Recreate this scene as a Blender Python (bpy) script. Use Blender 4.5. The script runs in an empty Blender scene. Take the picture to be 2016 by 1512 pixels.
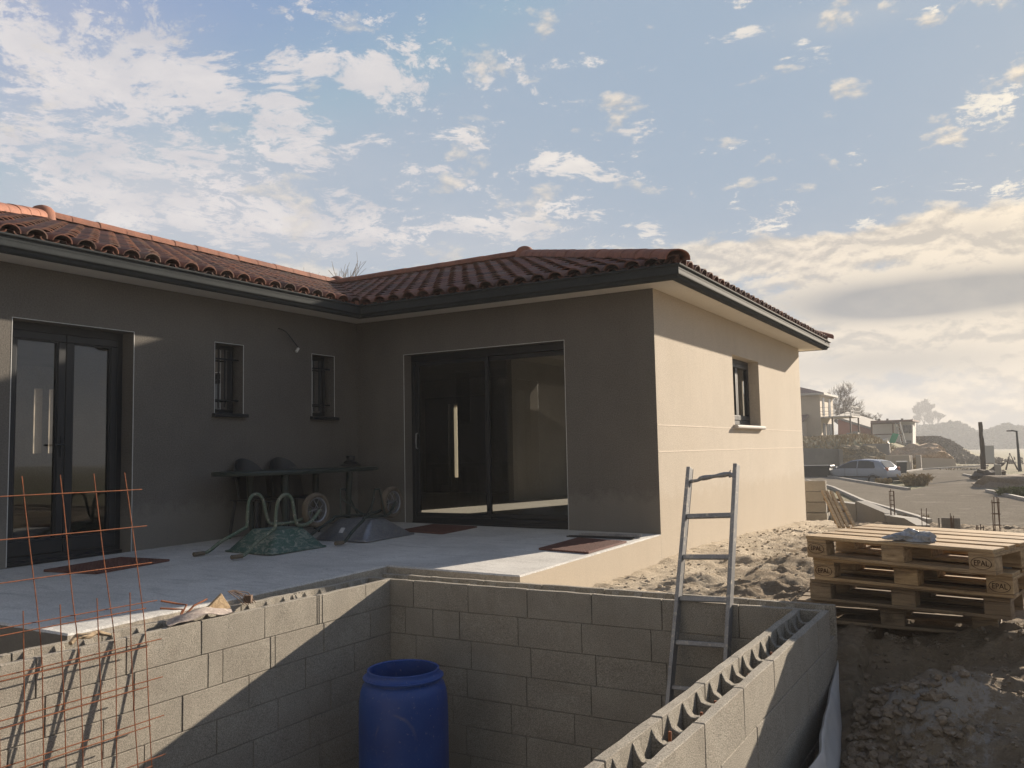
import bpy, bmesh, math, random
from mathutils import Vector, Matrix, noise
from mathutils.geometry import tessellate_polygon
R = math.radians
random.seed(7)
SC = bpy.context.scene
COL = SC.collection

# ------------------------------------------------------------------ camera
F = 1683.4; CX, CY, CZ = 7.615, -8.831, 0.88
YAW, PITCH, ROLL = R(30.481), R(4.456), R(-1.175)
fw = Vector((-math.sin(YAW)*math.cos(PITCH), math.cos(YAW)*math.cos(PITCH), math.sin(PITCH)))
rt = Vector((math.cos(YAW), math.sin(YAW), 0)); up = rt.cross(fw)
r2 = rt*math.cos(ROLL)+up*math.sin(ROLL); u2 = -rt*math.sin(ROLL)+up*math.cos(ROLL)
cam = bpy.data.cameras.new('camera'); cam.sensor_width = 36; cam.lens = F*36/2016
cam.clip_start = 0.05; cam.clip_end = 5000
co = bpy.data.objects.new('camera', cam); COL.objects.link(co)
m = Matrix((r2, u2, -fw)).transposed().to_4x4(); m.translation = (CX, CY, CZ); co.matrix_world = m
SC.camera = co

def pt(px, py, d):                       # world point seen at a place of the photo, d metres ahead
    return Vector((CX, CY, CZ)) + (fw + r2*((px-1008)/F) - u2*((py-756)/F))*d
def onz(px, py, z):
    v = fw + r2*((px-1008)/F) - u2*((py-756)/F)
    t = (z-CZ)/v.z
    return Vector((CX, CY, CZ)) + v*t

# ------------------------------------------------------------------ world
SUN = Vector((0.272, 1.0, 0.321)).normalized()
SUN_EL = math.asin(SUN.z); SUN_AZ = math.atan2(SUN.x, SUN.y)
W = bpy.data.worlds.new('World'); SC.world = W; W.use_nodes = True
nt = W.node_tree; nt.nodes.clear()
class NT:
    def __init__(s, nt): s.nt = nt
    def n(s, typ, **kw):
        x = s.nt.nodes.new(typ)
        for k, v in kw.items():
            if k == 'ins':
                for i, val in v.items():
                    if hasattr(val, 'is_linked') or isinstance(val, bpy.types.NodeSocket): s.nt.links.new(val, x.inputs[i])
                    else: x.inputs[i].default_value = val
            else: setattr(x, k, v)
        return x
    def math(s, op, a, b=0.0, c=0.0, clamp=False):
        x = s.nt.nodes.new('ShaderNodeMath'); x.operation = op; x.use_clamp = clamp
        for i, v in enumerate((a, b, c)):
            if isinstance(v, bpy.types.NodeSocket): s.nt.links.new(v, x.inputs[i])
            else: x.inputs[i].default_value = v
        return x.outputs[0]
    def vmath(s, op, a, b=(0,0,0)):
        x = s.nt.nodes.new('ShaderNodeVectorMath'); x.operation = op
        for i, v in enumerate((a, b)):
            if isinstance(v, bpy.types.NodeSocket): s.nt.links.new(v, x.inputs[i])
            else: x.inputs[i].default_value = v
        return x
    def mix(s, fac, a, b, blend='MIX'):
        x = s.nt.nodes.new('ShaderNodeMix'); x.data_type = 'RGBA'; x.blend_type = blend
        for i, v in ((0, fac), (6, a), (7, b)):
            if isinstance(v, bpy.types.NodeSocket): s.nt.links.new(v, x.inputs[i])
            else: x.inputs[i].default_value = v if i == 0 else (tuple(v)+(1,))[:4]
        return x.outputs[2]
    def ramp(s, fac, stops, interp='LINEAR'):
        x = s.nt.nodes.new('ShaderNodeValToRGB'); x.color_ramp.interpolation = interp
        el = x.color_ramp.elements
        while len(el) > 1: el.remove(el[-1])
        for i, (p, c) in enumerate(stops):
            e = el[0] if i == 0 else el.new(p)
            e.position = p
            e.color = (c, c, c, 1) if isinstance(c, (int, float)) else (tuple(c)+(1,))[:4]
        s.nt.links.new(fac, x.inputs[0]); return x.outputs[0]
    def noise(s, vec, scale, detail=4, rough=.55, dist=0.0, out=0):
        x = s.nt.nodes.new('ShaderNodeTexNoise')
        if vec is not None: s.nt.links.new(vec, x.inputs['Vector'])
        x.inputs['Scale'].default_value = scale; x.inputs['Detail'].default_value = detail
        x.inputs['Roughness'].default_value = rough; x.inputs['Distortion'].default_value = dist
        return x.outputs[out]

def build_world():
    g = NT(nt)
    tc = g.n('ShaderNodeTexCoord'); D = g.vmath('NORMALIZE', tc.outputs['Generated']).outputs[0]
    sky = g.n('ShaderNodeTexSky'); sky.sky_type = 'NISHITA'; sky.sun_disc = False
    sky.sun_elevation = SUN_EL; sky.sun_rotation = SUN_AZ
    sky.altitude = 200; sky.air_density = 1.0; sky.dust_density = .6; sky.ozone_density = 1.3
    sep = g.n('ShaderNodeSeparateXYZ', ins={0: D}); x, y, z = sep.outputs
    el = g.math('MULTIPLY', g.math('ARCSINE', z), 57.2958)
    az = g.math('MULTIPLY', g.math('ARCTAN2', x, y), 57.2958)
    AE = g.n('ShaderNodeCombineXYZ', ins={0: az, 1: el}).outputs[0]
    zz = g.math('ADD', g.math('MAXIMUM', z, 0.0), 0.11)
    P = g.n('ShaderNodeCombineXYZ', ins={0: g.math('DIVIDE', x, zz), 1: g.math('DIVIDE', y, zz)}).outputs[0]
    def blob(a, e, ra, re):
        d = g.vmath('SUBTRACT', AE, (a, e, 0)).outputs[0]
        d = g.vmath('MULTIPLY', d, (1/ra, 1/re, 0)).outputs[0]
        l = g.vmath('DOT_PRODUCT', d, d).outputs['Value']
        return g.math('EXPONENT', g.math('MULTIPLY', l, -1.0))
    def total(L):
        t = None
        for a, e, ra, re, w in L:
            b = g.math('MULTIPLY', blob(a, e, ra, re), w)
            t = b if t is None else g.math('ADD', t, b)
        return t
    # altocumulus sheet, broken into rows of small puffs
    cov = total(HIGH)
    warp = g.vmath('SCALE', g.vmath('SUBTRACT', g.noise(P, 1.6, 3, out=1), (.5, .5, .5)).outputs[0]); warp.inputs['Scale'].default_value = .35
    PW = g.vmath('ADD', P, warp.outputs[0]).outputs[0]
    n1 = g.noise(PW, 5.4, 10, .70, .2)
    n2 = g.noise(PW, 21, 8, .74, .2)
    nn = g.math('ADD', g.math('MULTIPLY', n1, .60), g.math('MULTIPLY', n2, .40))
    dens = g.math('ADD', g.math('MULTIPLY_ADD', nn, 2.5, -1.46), g.math('MULTIPLY', cov, .31))
    hi = g.math('MULTIPLY', dens, 6.0, clamp=True)
    hi = g.ramp(hi, [(0, 0), (.25, .28), (.6, .8), (1, 1)])
    # veil on the left
    veil = g.math('MULTIPLY', total(VEIL), g.ramp(g.noise(PW, 1.1, 6, .6), [(.3, .15), (.7, 1)]), clamp=True)
    # low stratocumulus banks near the horizon on the sunny side
    Q = g.vmath('MULTIPLY', AE, (.10, .20, 0)).outputs[0]
    l1 = g.noise(Q, 1.9, 10, .62, .2)
    ld = g.math('ADD', g.math('SUBTRACT', l1, .58), g.math('MULTIPLY', total(LOW), .30))
    lo = g.ramp(g.math('MULTIPLY', ld, 8.0, clamp=True), [(0, 0), (.5, .6), (1, 1)])
    # light
    sd = g.math('MAXIMUM', g.vmath('DOT_PRODUCT', D, tuple(SUN)).outputs['Value'], 0.0)
    glow = g.math('POWER', sd, 5.0); glow2 = g.math('POWER', sd, 22.0)
    base = g.vmath('SCALE', sky.outputs[0]); base.inputs['Scale'].default_value = SKY_S
    skyc = g.mix(1.0, base.outputs[0], SKY_TINT, 'MULTIPLY')
    skyc = g.vmath('MINIMUM', skyc, (.115, .155, .205)).outputs[0]
    hz = g.ramp(el, [(0, 0)]) if False else g.math('EXPONENT', g.math('MULTIPLY', g.math('MAXIMUM', el, 0.0), -.15))
    skyc = g.mix(g.math('MULTIPLY', hz, .80, clamp=True), skyc, g.mix(glow, (.18, .180, .19), (.27, .222, .165)))
    lit = g.mix(glow, (.275, .265, .27), (.41, .375, .31))
    shd = g.mix(glow, (.145, .16, .195), (.14, .145, .155))
    shade_n = g.ramp(g.noise(PW, 3.4, 6, .6), [(.35, 0), (.65, 1)])
    hicol = g.mix(g.math('MULTIPLY', shade_n, .5), lit, shd)
    c = g.mix(g.math('MULTIPLY', veil, .62), skyc, g.mix(.35, lit, shd))
    c = g.mix(hi, c, hicol)
    l2 = g.noise(g.vmath('ADD', Q, (0.0, .07, 0)).outputs[0], 1.9, 8, .62, .2)
    edge = g.math('SUBTRACT', l1, l2)
    lsh = g.ramp(g.math('ADD', g.math('MULTIPLY', edge, 4.5), .5), [(.25, 1), (.75, 0)])
    dark = g.math('MULTIPLY', total(DARK), 1.0, clamp=True)
    lsh = g.math('MAXIMUM', g.math('MULTIPLY', lsh, .60), g.math('MULTIPLY', dark, g.ramp(l1, [(.25, .75), (.6, 1)])))
    locol = g.mix(lsh, g.mix(glow, (.26, .245, .23), (.40, .335, .25)), g.mix(glow, (.13, .14, .16), (.105, .104, .102)))
    c = g.mix(g.math('MULTIPLY', lo, .93), c, locol)
    c = g.mix(g.math('MULTIPLY', glow2, .12), c, (.5, .43, .33))
    # unseen dark overcast added behind the viewer to cut skylight on shaded walls
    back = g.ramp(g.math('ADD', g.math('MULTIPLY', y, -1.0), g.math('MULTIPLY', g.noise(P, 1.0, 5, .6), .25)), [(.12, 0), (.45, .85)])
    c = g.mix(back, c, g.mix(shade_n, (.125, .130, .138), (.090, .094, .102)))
    # ground half of the sphere
    c = g.mix(g.math('LESS_THAN', z, -.01), c, (.09, .08, .065))
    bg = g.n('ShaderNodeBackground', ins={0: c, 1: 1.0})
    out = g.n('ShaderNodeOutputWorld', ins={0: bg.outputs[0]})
SKY_S = 0.063; SKY_TINT = (.96, .96, 1.07)
def SM(rx): return 1.35 if rx < 45 else (1.12 if rx < 100 else 1.0)
def AEL(x, y, rx, ry, w):      # a place in the sky: azimuth (clockwise from +Y), elevation, radii in degrees
    v = (fw + r2*((x-1008)/F) - u2*((y-756)/F)).normalized()
    k = 57.3/F*v.dot(fw)
    el = math.degrees(math.asin(v.z)); return (math.degrees(math.atan2(v.x, v.y)), el, rx*k*SM(rx)/math.cos(math.radians(el)), ry*k*SM(rx), min(w, 1.02 if rx < 45 else w))
HIGH = [AEL(*q) for q in [(120, 70, 240, 110, .95), (420, 185, 150, 55, .85), (300, 110, 150, 70, .6), (330, 390, 420, 95, .92), (690, 455, 260, 50, .75), (60, 210, 170, 60, .7), (150, 300, 260, 50, .6),
        (560, 240, 70, 55, .95), (640, 300, 80, 25, .8), (400, 290, 60, 20, .7), (820, 110, 150, 60, .80), (720, 170, 80, 40, .85), (560, 110, 90, 40, .5), (520, 10, 90, 22, .7), (900, 250, 70, 45, .72), (740, 275, 40, 12, .8), (960, 180, 40, 25, .7),
        (1110, 215, 60, 16, .8), (1225, 265, 110, 32, .95), (1120, 325, 90, 26, .95), (905, 366, 50, 11, .95), (850, 332, 75, 14, .85), (1080, 400, 60, 20, .7), (1070, 455, 130, 30, .75), (950, 440, 90, 22, .6),
        (1283, 457, 32, 18, 1.15), (1120, 35, 70, 14, .8), (1010, 15, 80, 14, .75), (1452, 8, 45, 12, 1.0), (1465, 62, 50, 12, 1.05), (1580, 76, 16, 10, 1.2), (1272, 136, 28, 9, 1.0), (1150, 122, 45, 16, .85), (1250, 345, 35, 9, .8),
        (1960, 205, 62, 34, 1.35), (1990, 380, 50, 30, 1.2), (1490, 440, 46, 18, 1.15), (1560, 418, 28, 8, .9), (1700, 438, 40, 10, .85), (1880, 375, 40, 10, .8)]]
VEIL = [AEL(*q) for q in [(250, 380, 620, 190, .95), (60, 60, 330, 190, .8), (850, 480, 300, 60, .5), (1640, 40, 160, 30, .30), (1350, 520, 400, 40, .5)]]
LOW = [AEL(*q) for q in [(1560, 492, 230, 26, 1.0), (1930, 450, 110, 60, 1.25), (1400, 520, 260, 30, .9), (1780, 470, 80, 20, .9), (1900, 560, 420, 70, 1.3), (1850, 680, 420, 60, 1.2), (1850, 800, 500, 60, .6), (900, 540, 300, 40, .5)]]
DARK = [AEL(*q) for q in [(1880, 578, 320, 40, 1.6), (1760, 610, 120, 18, .6), (1750, 715, 240, 35, .7), (1720, 480, 60, 10, .25), (1930, 455, 40, 16, .35)]]
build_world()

sl = bpy.data.lights.new('sun', 'SUN'); sl.energy = 5.0; sl.angle = R(0.6); sl.color = (1.0, .86, .69)
so = bpy.data.objects.new('sun', sl); COL.objects.link(so)
so.rotation_euler = SUN.to_track_quat('Z', 'Y').to_euler(); so.location = (20, 60, 40)
SC.view_settings.view_transform = 'Standard'; SC.view_settings.look = 'None'
SC.view_settings.gamma = 1; SC.view_settings.exposure = 1.42
SC.view_settings.use_curve_mapping = False
SC.cycles.max_bounces = 8; SC.cycles.use_denoising = True
SC.cycles.volume_bounces = 0

# ------------------------------------------------------------------ materials
def newmat(name, rough=.85, spec=.3, metal=0.0):
    mt = bpy.data.materials.new(name); mt.use_nodes = True; t = mt.node_tree
    b = t.nodes['Principled BSDF']; b.inputs['Roughness'].default_value = rough
    b.inputs['Specular IOR Level'].default_value = spec; b.inputs['Metallic'].default_value = metal
    g = NT(t); tc = t.nodes.new('ShaderNodeTexCoord')
    return mt, g, b, tc.outputs['Object'], tc
def setcol(g, b, c): g.nt.links.new(c, b.inputs['Base Color'])
def bump(g, b, h, strength=.3, dist=.01):
    x = g.n('ShaderNodeBump', ins={'Height': h}); x.inputs['Strength'].default_value = strength; x.inputs['Distance'].default_value = dist
    g.nt.links.new(x.outputs[0], b.inputs['Normal'])
def mottled(name, c1, c2, scale=3, rough=.85, spec=.3, metal=0.0, fine=60, finea=.15, bstr=.25, bdist=.004, bscale=None, c3=None):
    mt, g, b, co_, tc = newmat(name, rough, spec, metal)
    n = g.noise(co_, scale, 5, .6)
    c = g.mix(g.ramp(n, [(.32, 0), (.68, 1)]), c1, c2)
    if c3:
        c = g.mix(g.ramp(g.noise(co_, scale*3.1, 6, .65), [(.56, 0), (.66, 1)]), c, c3)
    f = g.noise(co_, fine, 3, .6)
    c = g.mix(finea, c, g.mix(g.ramp(f, [(.3, 0), (.7, 1)]), (0, 0, 0), (1, 1, 1)), 'OVERLAY')
    setcol(g, b, c)
    if bstr: bump(g, b, g.noise(co_, bscale or fine, 4, .6), bstr, bdist)
    return mt
M = {}
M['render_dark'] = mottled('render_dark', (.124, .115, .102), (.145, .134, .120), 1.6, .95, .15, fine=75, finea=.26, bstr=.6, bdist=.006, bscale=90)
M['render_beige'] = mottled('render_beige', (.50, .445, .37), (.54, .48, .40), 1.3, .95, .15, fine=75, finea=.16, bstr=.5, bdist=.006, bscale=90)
def dirty(mt, dust, amt):
    t = mt.node_tree; g = NT(t); b = t.nodes['Principled BSDF']; src = b.inputs['Base Color'].links[0].from_socket
    tc = t.nodes.new('ShaderNodeTexCoord'); co_ = tc.outputs['Object']; z = g.n('ShaderNodeSeparateXYZ', ins={0: co_}).outputs[2]
    n = g.noise(co_, 7, 8, .75, .3)
    lowz = g.ramp(g.math('ADD', g.math('MULTIPLY', z, 1.0), g.math('MULTIPLY', n, -.55)), [(.0, 1), (.16, 0)])
    big = g.ramp(g.noise(co_, .7, 4, .6), [(.35, 0), (.7, .22)])
    st = g.ramp(g.noise(g.vmath('MULTIPLY', co_, (3, 3, .35)).outputs[0], 2.2, 6, .7, .3), [(.50, 0), (.75, .22)])
    c = g.mix(g.math('MULTIPLY', lowz, amt), src, dust); c = g.mix(big, c, dust); c = g.mix(st, c, g.mix(1.0, c, (.78, .78, .79), 'MULTIPLY'))
    t.links.new(c, b.inputs['Base Color'])
dirty(M['render_dark'], (.22, .205, .18), .6); dirty(M['render_beige'], (.44, .37, .28), .5)
M['render_joint'] = mottled('render_joint', (.66, .58, .48), (.62, .54, .45), 4)
M['soffit'] = mottled('soffit', (.74, .71, .65), (.70, .67, .61), 2, .9, .05, fine=20, finea=.05, bstr=.05)
M['bead'] = mottled('bead', (.62, .62, .60), (.5, .5, .48), 20, .5, .5, finea=.1, bstr=0)
M['gutter'] = mottled('gutter', (.036, .041, .044), (.044, .050, .053), 3, .75, .06, metal=.0, fine=40, finea=.08, bstr=.05)
M['gutter'].node_tree.nodes['Principled BSDF'].inputs['Coat Weight'].default_value = .0
M['gutter'].node_tree.nodes['Principled BSDF'].inputs['Coat Roughness'].default_value = .18
M['alu_dark'] = mottled('alu_dark', (.011, .013, .017), (.015, .018, .022), 3, .45, .35, metal=.0, fine=80, finea=.08, bstr=.05)
M['interior'] = mottled('interior', (.27, .255, .23), (.23, .215, .195), 1.2, .9, .2)
M['interior_floor'] = mottled('interior_floor', (.36, .33, .29), (.28, .26, .23), 2, .7, .3)
M['dark_panel'] = mottled('dark_panel', (.05, .05, .055), (.035, .035, .04), 2, .5, .4)
def concrete(name, c1, c2, c3, scale=1.0, st=0.5, coarse=1.0):
    mt, g, b, co_, tc = newmat(name, .92, .2)
    n = g.noise(co_, 1.3*scale, 7, .65, .4)
    c = g.mix(g.ramp(n, [(.3, 0), (.7, 1)]), c1, c2)
    s = g.noise(g.vmath('MULTIPLY', co_, (1, 4, 1)).outputs[0], 2.2*scale, 6, .7, .8)
    c = g.mix(g.ramp(s, [(.52, 0), (.72, .8)]), c, c3)
    f = g.noise(co_, 90*coarse, 4, .7)
    c = g.mix(.35, c, g.mix(g.ramp(f, [(.32, 0), (.68, 1)]), (.1, .1, .1), (.9, .9, .9)), 'OVERLAY')
    setcol(g, b, c); bump(g, b, g.math('ADD', f, g.math('MULTIPLY', g.noise(co_, 14, 4), .8)), st, .004)
    return mt
M['slab'] = concrete('slab', (.40, .39, .37), (.56, .55, .52), (.31, .305, .295), 1.1, .35)
M['raw_concrete'] = concrete('raw_concrete', (.36, .32, .265), (.44, .39, .32), (.22, .20, .17), 3, .8)
def blockmat():
    mt, g, b, co_, tc = newmat('cement_block', .96, .12)
    uv = g.n('ShaderNodeUVMap').outputs[0]
    wn = g.n('ShaderNodeTexWhiteNoise', noise_dimensions='2D', ins={0: uv})
    n = g.noise(co_, 3.2, 6, .6)
    c = g.mix(g.ramp(n, [(.3, 0), (.7, 1)]), (.268, .248, .215), (.335, .312, .272))
    c = g.mix(.30, c, g.ramp(wn.outputs[0], [(0, (.34, .30, .25)), (.5, (.5, .48, .44)), (1, (.62, .58, .50))]), 'SOFT_LIGHT')
    v = g.n('ShaderNodeTexVoronoi', ins={'Vector': co_, 'Scale': 150.0})
    grain = g.noise(co_, 190, 3, .75)
    c = g.mix(.55, c, g.mix(g.ramp(grain, [(.36, 0), (.62, 1)]), (.12, .12, .12), (.85, .85, .85)), 'OVERLAY')
    pore = g.ramp(v.outputs['Distance'], [(.05, 0), (.35, 1)])
    c = g.mix(g.math('MULTIPLY', g.ramp(g.noise(co_, 45, 4, .7), [(.62, 0), (.70, 1)]), .6), c, (.10, .09, .075))
    setcol(g, b, c)
    bump(g, b, g.math('ADD', g.math('MULTIPLY', pore, .6), grain), .75, .006)
    return mt
M['block'] = blockmat()
def tilemat():
    mt, g, b, co_, tc = newmat('clay_tile', .8, .25)
    uv = g.n('ShaderNodeUVMap').outputs[0]
    wn = g.n('ShaderNodeTexWhiteNoise', noise_dimensions='2D', ins={0: uv})
    c = g.ramp(wn.outputs[0], [(0, (.17, .068, .046)), (.22, (.25, .105, .066)), (.45, (.125, .056, .045)), (.62, (.066, .042, .040)), (.78, (.20, .09, .056)), (.9, (.10, .068, .060)), (1, (.19, .13, .10))])
    c = g.mix(g.ramp(g.noise(co_, 7, 6, .7, .3), [(.45, 0), (.7, .75)]), c, (.11, .058, .045))
    c = g.mix(g.ramp(g.noise(co_, 22, 5, .7), [(.55, 0), (.75, .5)]), c, (.43, .24, .15))
    setcol(g, b, c); bump(g, b, g.noise(co_, 60, 4, .7), .35, .004)
    return mt
M['tile'] = tilemat()
M['ridge'] = mottled('ridge_clay', (.29, .125, .078), (.18, .08, .056), 5, .8, .25, c3=(.20, .09, .06))
def glass(name, tint=(.93, .95, .95)):
    mt, g, b, co_, tc = newmat(name); t = mt.node_tree; t.nodes.remove(b)
    gl = g.n('ShaderNodeBsdfGlossy', ins={0: (.95, .97, 1, 1)}); gl.inputs['Roughness'].default_value = .01
    tr = g.n('ShaderNodeBsdfTransparent', ins={0: tint+(1,)})
    fr = g.n('ShaderNodeFresnel'); fr.inputs[0].default_value = 1.62
    nz = g.n('ShaderNodeBump', ins={'Height': g.noise(co_, .9, 2)}); nz.inputs['Strength'].default_value = .05; nz.inputs['Distance'].default_value = .02
    t.links.new(nz.outputs[0], gl.inputs['Normal'])
    mx = g.n('ShaderNodeMixShader', ins={0: g.math('ADD', g.math('MULTIPLY', fr.outputs[0], 1.0), .02, clamp=True), 1: tr.outputs[0], 2: gl.outputs[0]})
    t.links.new(mx.outputs[0], t.nodes['Material Output'].inputs[0]); return mt
M['glass'] = glass('window_glass', (.72, .75, .74))
def rust(name, c1, c2): return mottled(name, c1, c2, 30, .85, .3, metal=.2, fine=200, finea=.3, bstr=.4, bdist=.001)
M['rebar'] = rust('rusty_steel', (.27, .095, .04), (.15, .055, .028))
M['rebar_dull'] = rust('dull_steel', (.17, .11, .075), (.10, .07, .055))
M['alu'] = mottled('aluminium', (.30, .30, .30), (.22, .22, .225), 8, .50, .5, metal=.35, fine=120, finea=.15, bstr=.08, c3=(.5, .46, .4))
def barrelmat():
    mt, g, b, co_, tc = newmat('plastic_blue', .48, .45)
    c = g.mix(g.ramp(g.noise(co_, 2.2, 5, .6), [(.35, 0), (.65, 1)]), (.006, .038, .20), (.012, .062, .27))
    st = g.noise(g.vmath('MULTIPLY', co_, (7, 7, 2.2)).outputs[0], 1.6, 8, .75, .6)
    c = g.mix(g.ramp(st, [(.60, 0), (.70, .55)]), c, (.20, .24, .33))
    dust = g.noise(co_, 38, 6, .8)
    c = g.mix(g.ramp(dust, [(.60, 0), (.68, .6)]), c, (.30, .32, .38))
    d = g.vmath('SUBTRACT', co_, (.12, -.27, .62)).outputs[0]; l = g.vmath('LENGTH', g.vmath('MULTIPLY', d, (1.1, .4, .8)).outputs[0]).outputs['Value']
    ring = g.ramp(g.math('ADD', l, g.math('MULTIPLY', g.noise(co_, 5, 3), .05)), [(.145, 0), (.155, .5), (.165, 0)])
    c = g.mix(g.math('MULTIPLY', ring, g.ramp(g.noise(co_, 3.1, 3), [(.46, 0), (.6, .8)])), c, (.30, .27, .22))
    setcol(g, b, c); bump(g, b, g.noise(co_, 14, 4), .12, .004); return mt
M['plastic_blue'] = barrelmat()
M['plastic_black'] = mottled('plastic_black', (.018, .020, .022), (.026, .028, .03), 5, .5, .4, bstr=.05)
M['plastic_green'] = mottled('plastic_green', (.018, .03, .026), (.03, .042, .036), 5, .5, .4, bstr=.05)
def caked(name, c1, c2, mud, th):
    mt, g, b, co_, tc = newmat(name, .7, .3)
    c = g.mix(g.ramp(g.noise(co_, 9, 6, .7), [(.35, 0), (.65, 1)]), c1, c2)
    sm = g.noise(g.vmath('MULTIPLY', co_, (1, 1, 2.5)).outputs[0], 8, 9, .78, .9)
    k = g.ramp(sm, [(th, 0), (th+.10, .85)]); c = g.mix(k, c, mud)
    c = g.mix(g.ramp(g.noise(co_, 60, 5, .8), [(.55, 0), (.65, .6)]), c, mud)
    setcol(g, b, c); bump(g, b, g.math('ADD', sm, g.noise(co_, 70, 4, .7)), .25, .002); return mt
M['green_paint'] = caked('green_paint', (.035, .085, .070), (.055, .11, .092), (.24, .255, .22), .50)
M['green_tube'] = mottled('green_tube', (.07, .12, .085), (.15, .16, .12), 9, .7, .3, fine=90, finea=.3, c3=(.33, .31, .25))
M['galv'] = mottled('galvanised', (.30, .31, .33), (.21, .22, .24), 7, .42, .5, metal=.6, fine=60, finea=.2, bstr=.2, c3=(.30, .29, .26))
M['rubber'] = mottled('rubber', (.030, .028, .026), (.055, .05, .045), 9, .9, .2)
M['rubber_dusty'] = mottled('rubber_dusty', (.17, .14, .105), (.10, .085, .065), 14, .95, .1)
M['mat_brown'] = mottled('mat_brown', (.14, .062, .050), (.10, .048, .040), 9, .8, .3)
M['membrane'] = mottled('membrane', (.50, .49, .47), (.40, .39, .38), 3, .6, .35, fine=12, finea=.1, bstr=.3, bdist=.01, bscale=5)
M['cloth'] = mottled('cloth', (.40, .34, .30), (.26, .22, .20), 9, .95, .1, c3=(.5, .45, .38), bstr=.6, bdist=.005)
M['frost'] = mottled('frosty_plastic', (.36, .37, .38), (.22, .225, .235), 25, .35, .5, finea=.3, bstr=.6)
def woodmat(name, c1, c2, c3):
    mt, g, b, co_, tc = newmat(name, .85, .2)
    s = g.vmath('MULTIPLY', co_, (2.0, 26, 26)).outputs[0]
    uv = g.n('ShaderNodeUVMap').outputs[0]
    wn = g.n('ShaderNodeTexWhiteNoise', noise_dimensions='2D', ins={0: uv})
    s = g.vmath('ADD', s, g.vmath('SCALE', wn.outputs[1]).outputs[0]).outputs[0]
    n = g.noise(s, 1.3, 5, .65, .6)
    c = g.mix(g.ramp(n, [(.40, 0), (.60, 1)]), c1, c2)
    c = g.mix(.95, c, g.ramp(wn.outputs[0], [(0, (.22, .22, .22)), (.5, (.5, .5, .5)), (1, (.74, .70, .62))]), 'SOFT_LIGHT')
    c = g.mix(g.ramp(g.noise(s, .9, 6, .75, .8), [(.55, 0), (.70, .75)]), c, c3)
    c = g.mix(g.ramp(g.noise(co_, 6, 6, .75), [(.55, 0), (.72, .7)]), c, c3)
    setcol(g, b, c); bump(g, b, n, .4, .003); return mt
M['wood'] = woodmat('pallet_wood', (.27, .19, .11), (.50, .37, .23), (.12, .095, .072))
M['wood_old'] = woodmat('weathered_wood', (.19, .145, .10), (.29, .225, .155), (.11, .095, .08))
M['ink'] = mottled('ink', (.03, .015, .01), (.05, .022, .015), 40, .9, .1, bstr=0)
M['asphalt'] = mottled('asphalt', (.185, .165, .136), (.225, .202, .168), .35, .97, .0, fine=25, finea=.35, bstr=.6, bdist=.015, bscale=25, c3=(.27, .242, .205))
M['kerb'] = mottled('kerb_concrete', (.36, .33, .29), (.28, .26, .23), 2)
M['grey_wall'] = mottled('grey_wall', (.20, .19, .175), (.26, .245, .22), 1.0)
M['beige_wall'] = mottled('beige_wall', (.44, .38, .30), (.50, .43, .345), .8)
M['white_wall'] = mottled('white_wall', (.46, .44, .42), (.52, .50, .47), .5)
M['brick_red'] = mottled('brick_red', (.33, .12, .075), (.38, .15, .095), .8)
M['dark_window'] = mottled('dark_window', (.05, .055, .065), (.07, .075, .085), 1, .2, .5, bstr=0)
M['roof_far'] = mottled('roof_far', (.10, .065, .06), (.17, .10, .085), 2.5, fine=9, finea=.5)
M['car_paint'] = mottled('car_paint', (.24, .27, .33), (.28, .31, .37), .8, .25, .6, metal=.4, fine=10, finea=.03, bstr=0)
M['car_glass'] = mottled('car_glass', (.02, .022, .028), (.03, .033, .04), .8, .08, .6, bstr=0)
M['green_sheet'] = mottled('green_sheet', (.015, .25, .13), (.02, .30, .16), 1)
M['sand_heap'] = mottled('sand_heap', (.46, .34, .23), (.36, .26, .17), 2, .95, .1, fine=8, finea=.4, bstr=.5, bdist=.05)
M['straw_heap'] = mottled('straw_heap', (.26, .20, .12), (.17, .14, .09), 1.5, .95, .1, c3=(.42, .34, .2), fine=8, finea=.5, bstr=.5, bdist=.05)
M['bark'] = mottled('bark', (.12, .095, .075), (.17, .14, .11), 2, fine=20)
M['twig'] = mottled('twig', (.20, .165, .13), (.15, .12, .095), 1, bstr=0, finea=.1)
M['pole_wood'] = mottled('pole_wood', (.06, .045, .035), (.09, .07, .055), 2)
M['white_plastic'] = mottled('white_plastic', (.62, .61, .58), (.55, .54, .51), 5, .5, .4)
M['foliage_far'] = mottled('foliage_far', (.045, .06, .038), (.08, .085, .05), .03, .95, .1, bstr=0)
M['brush'] = mottled('brush', (.14, .095, .06), (.10, .085, .05), .15, .95, .1, bstr=0)
M['straw'] = mottled('straw', (.34, .26, .15), (.24, .19, .10), 3, .9, .1, bstr=0)
M['grass_green'] = mottled('grass_green', (.10, .12, .04), (.14, .14, .06), 3, .9, .1, bstr=0)
M['clod'] = mottled('clod', (.165, .13, .094), (.24, .193, .142), 9, .95, .1, c3=(.27, .24, .20), bstr=.8, bdist=.01, bscale=40)
M['sand_clod'] = mottled('sand_clod', (.36, .30, .225), (.48, .41, .32), 9, .95, .1, bstr=.8, bdist=.01, bscale=40)
M['paper'] = mottled('paper', (.6, .6, .6), (.5, .5, .5), 30, bstr=0)

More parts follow.
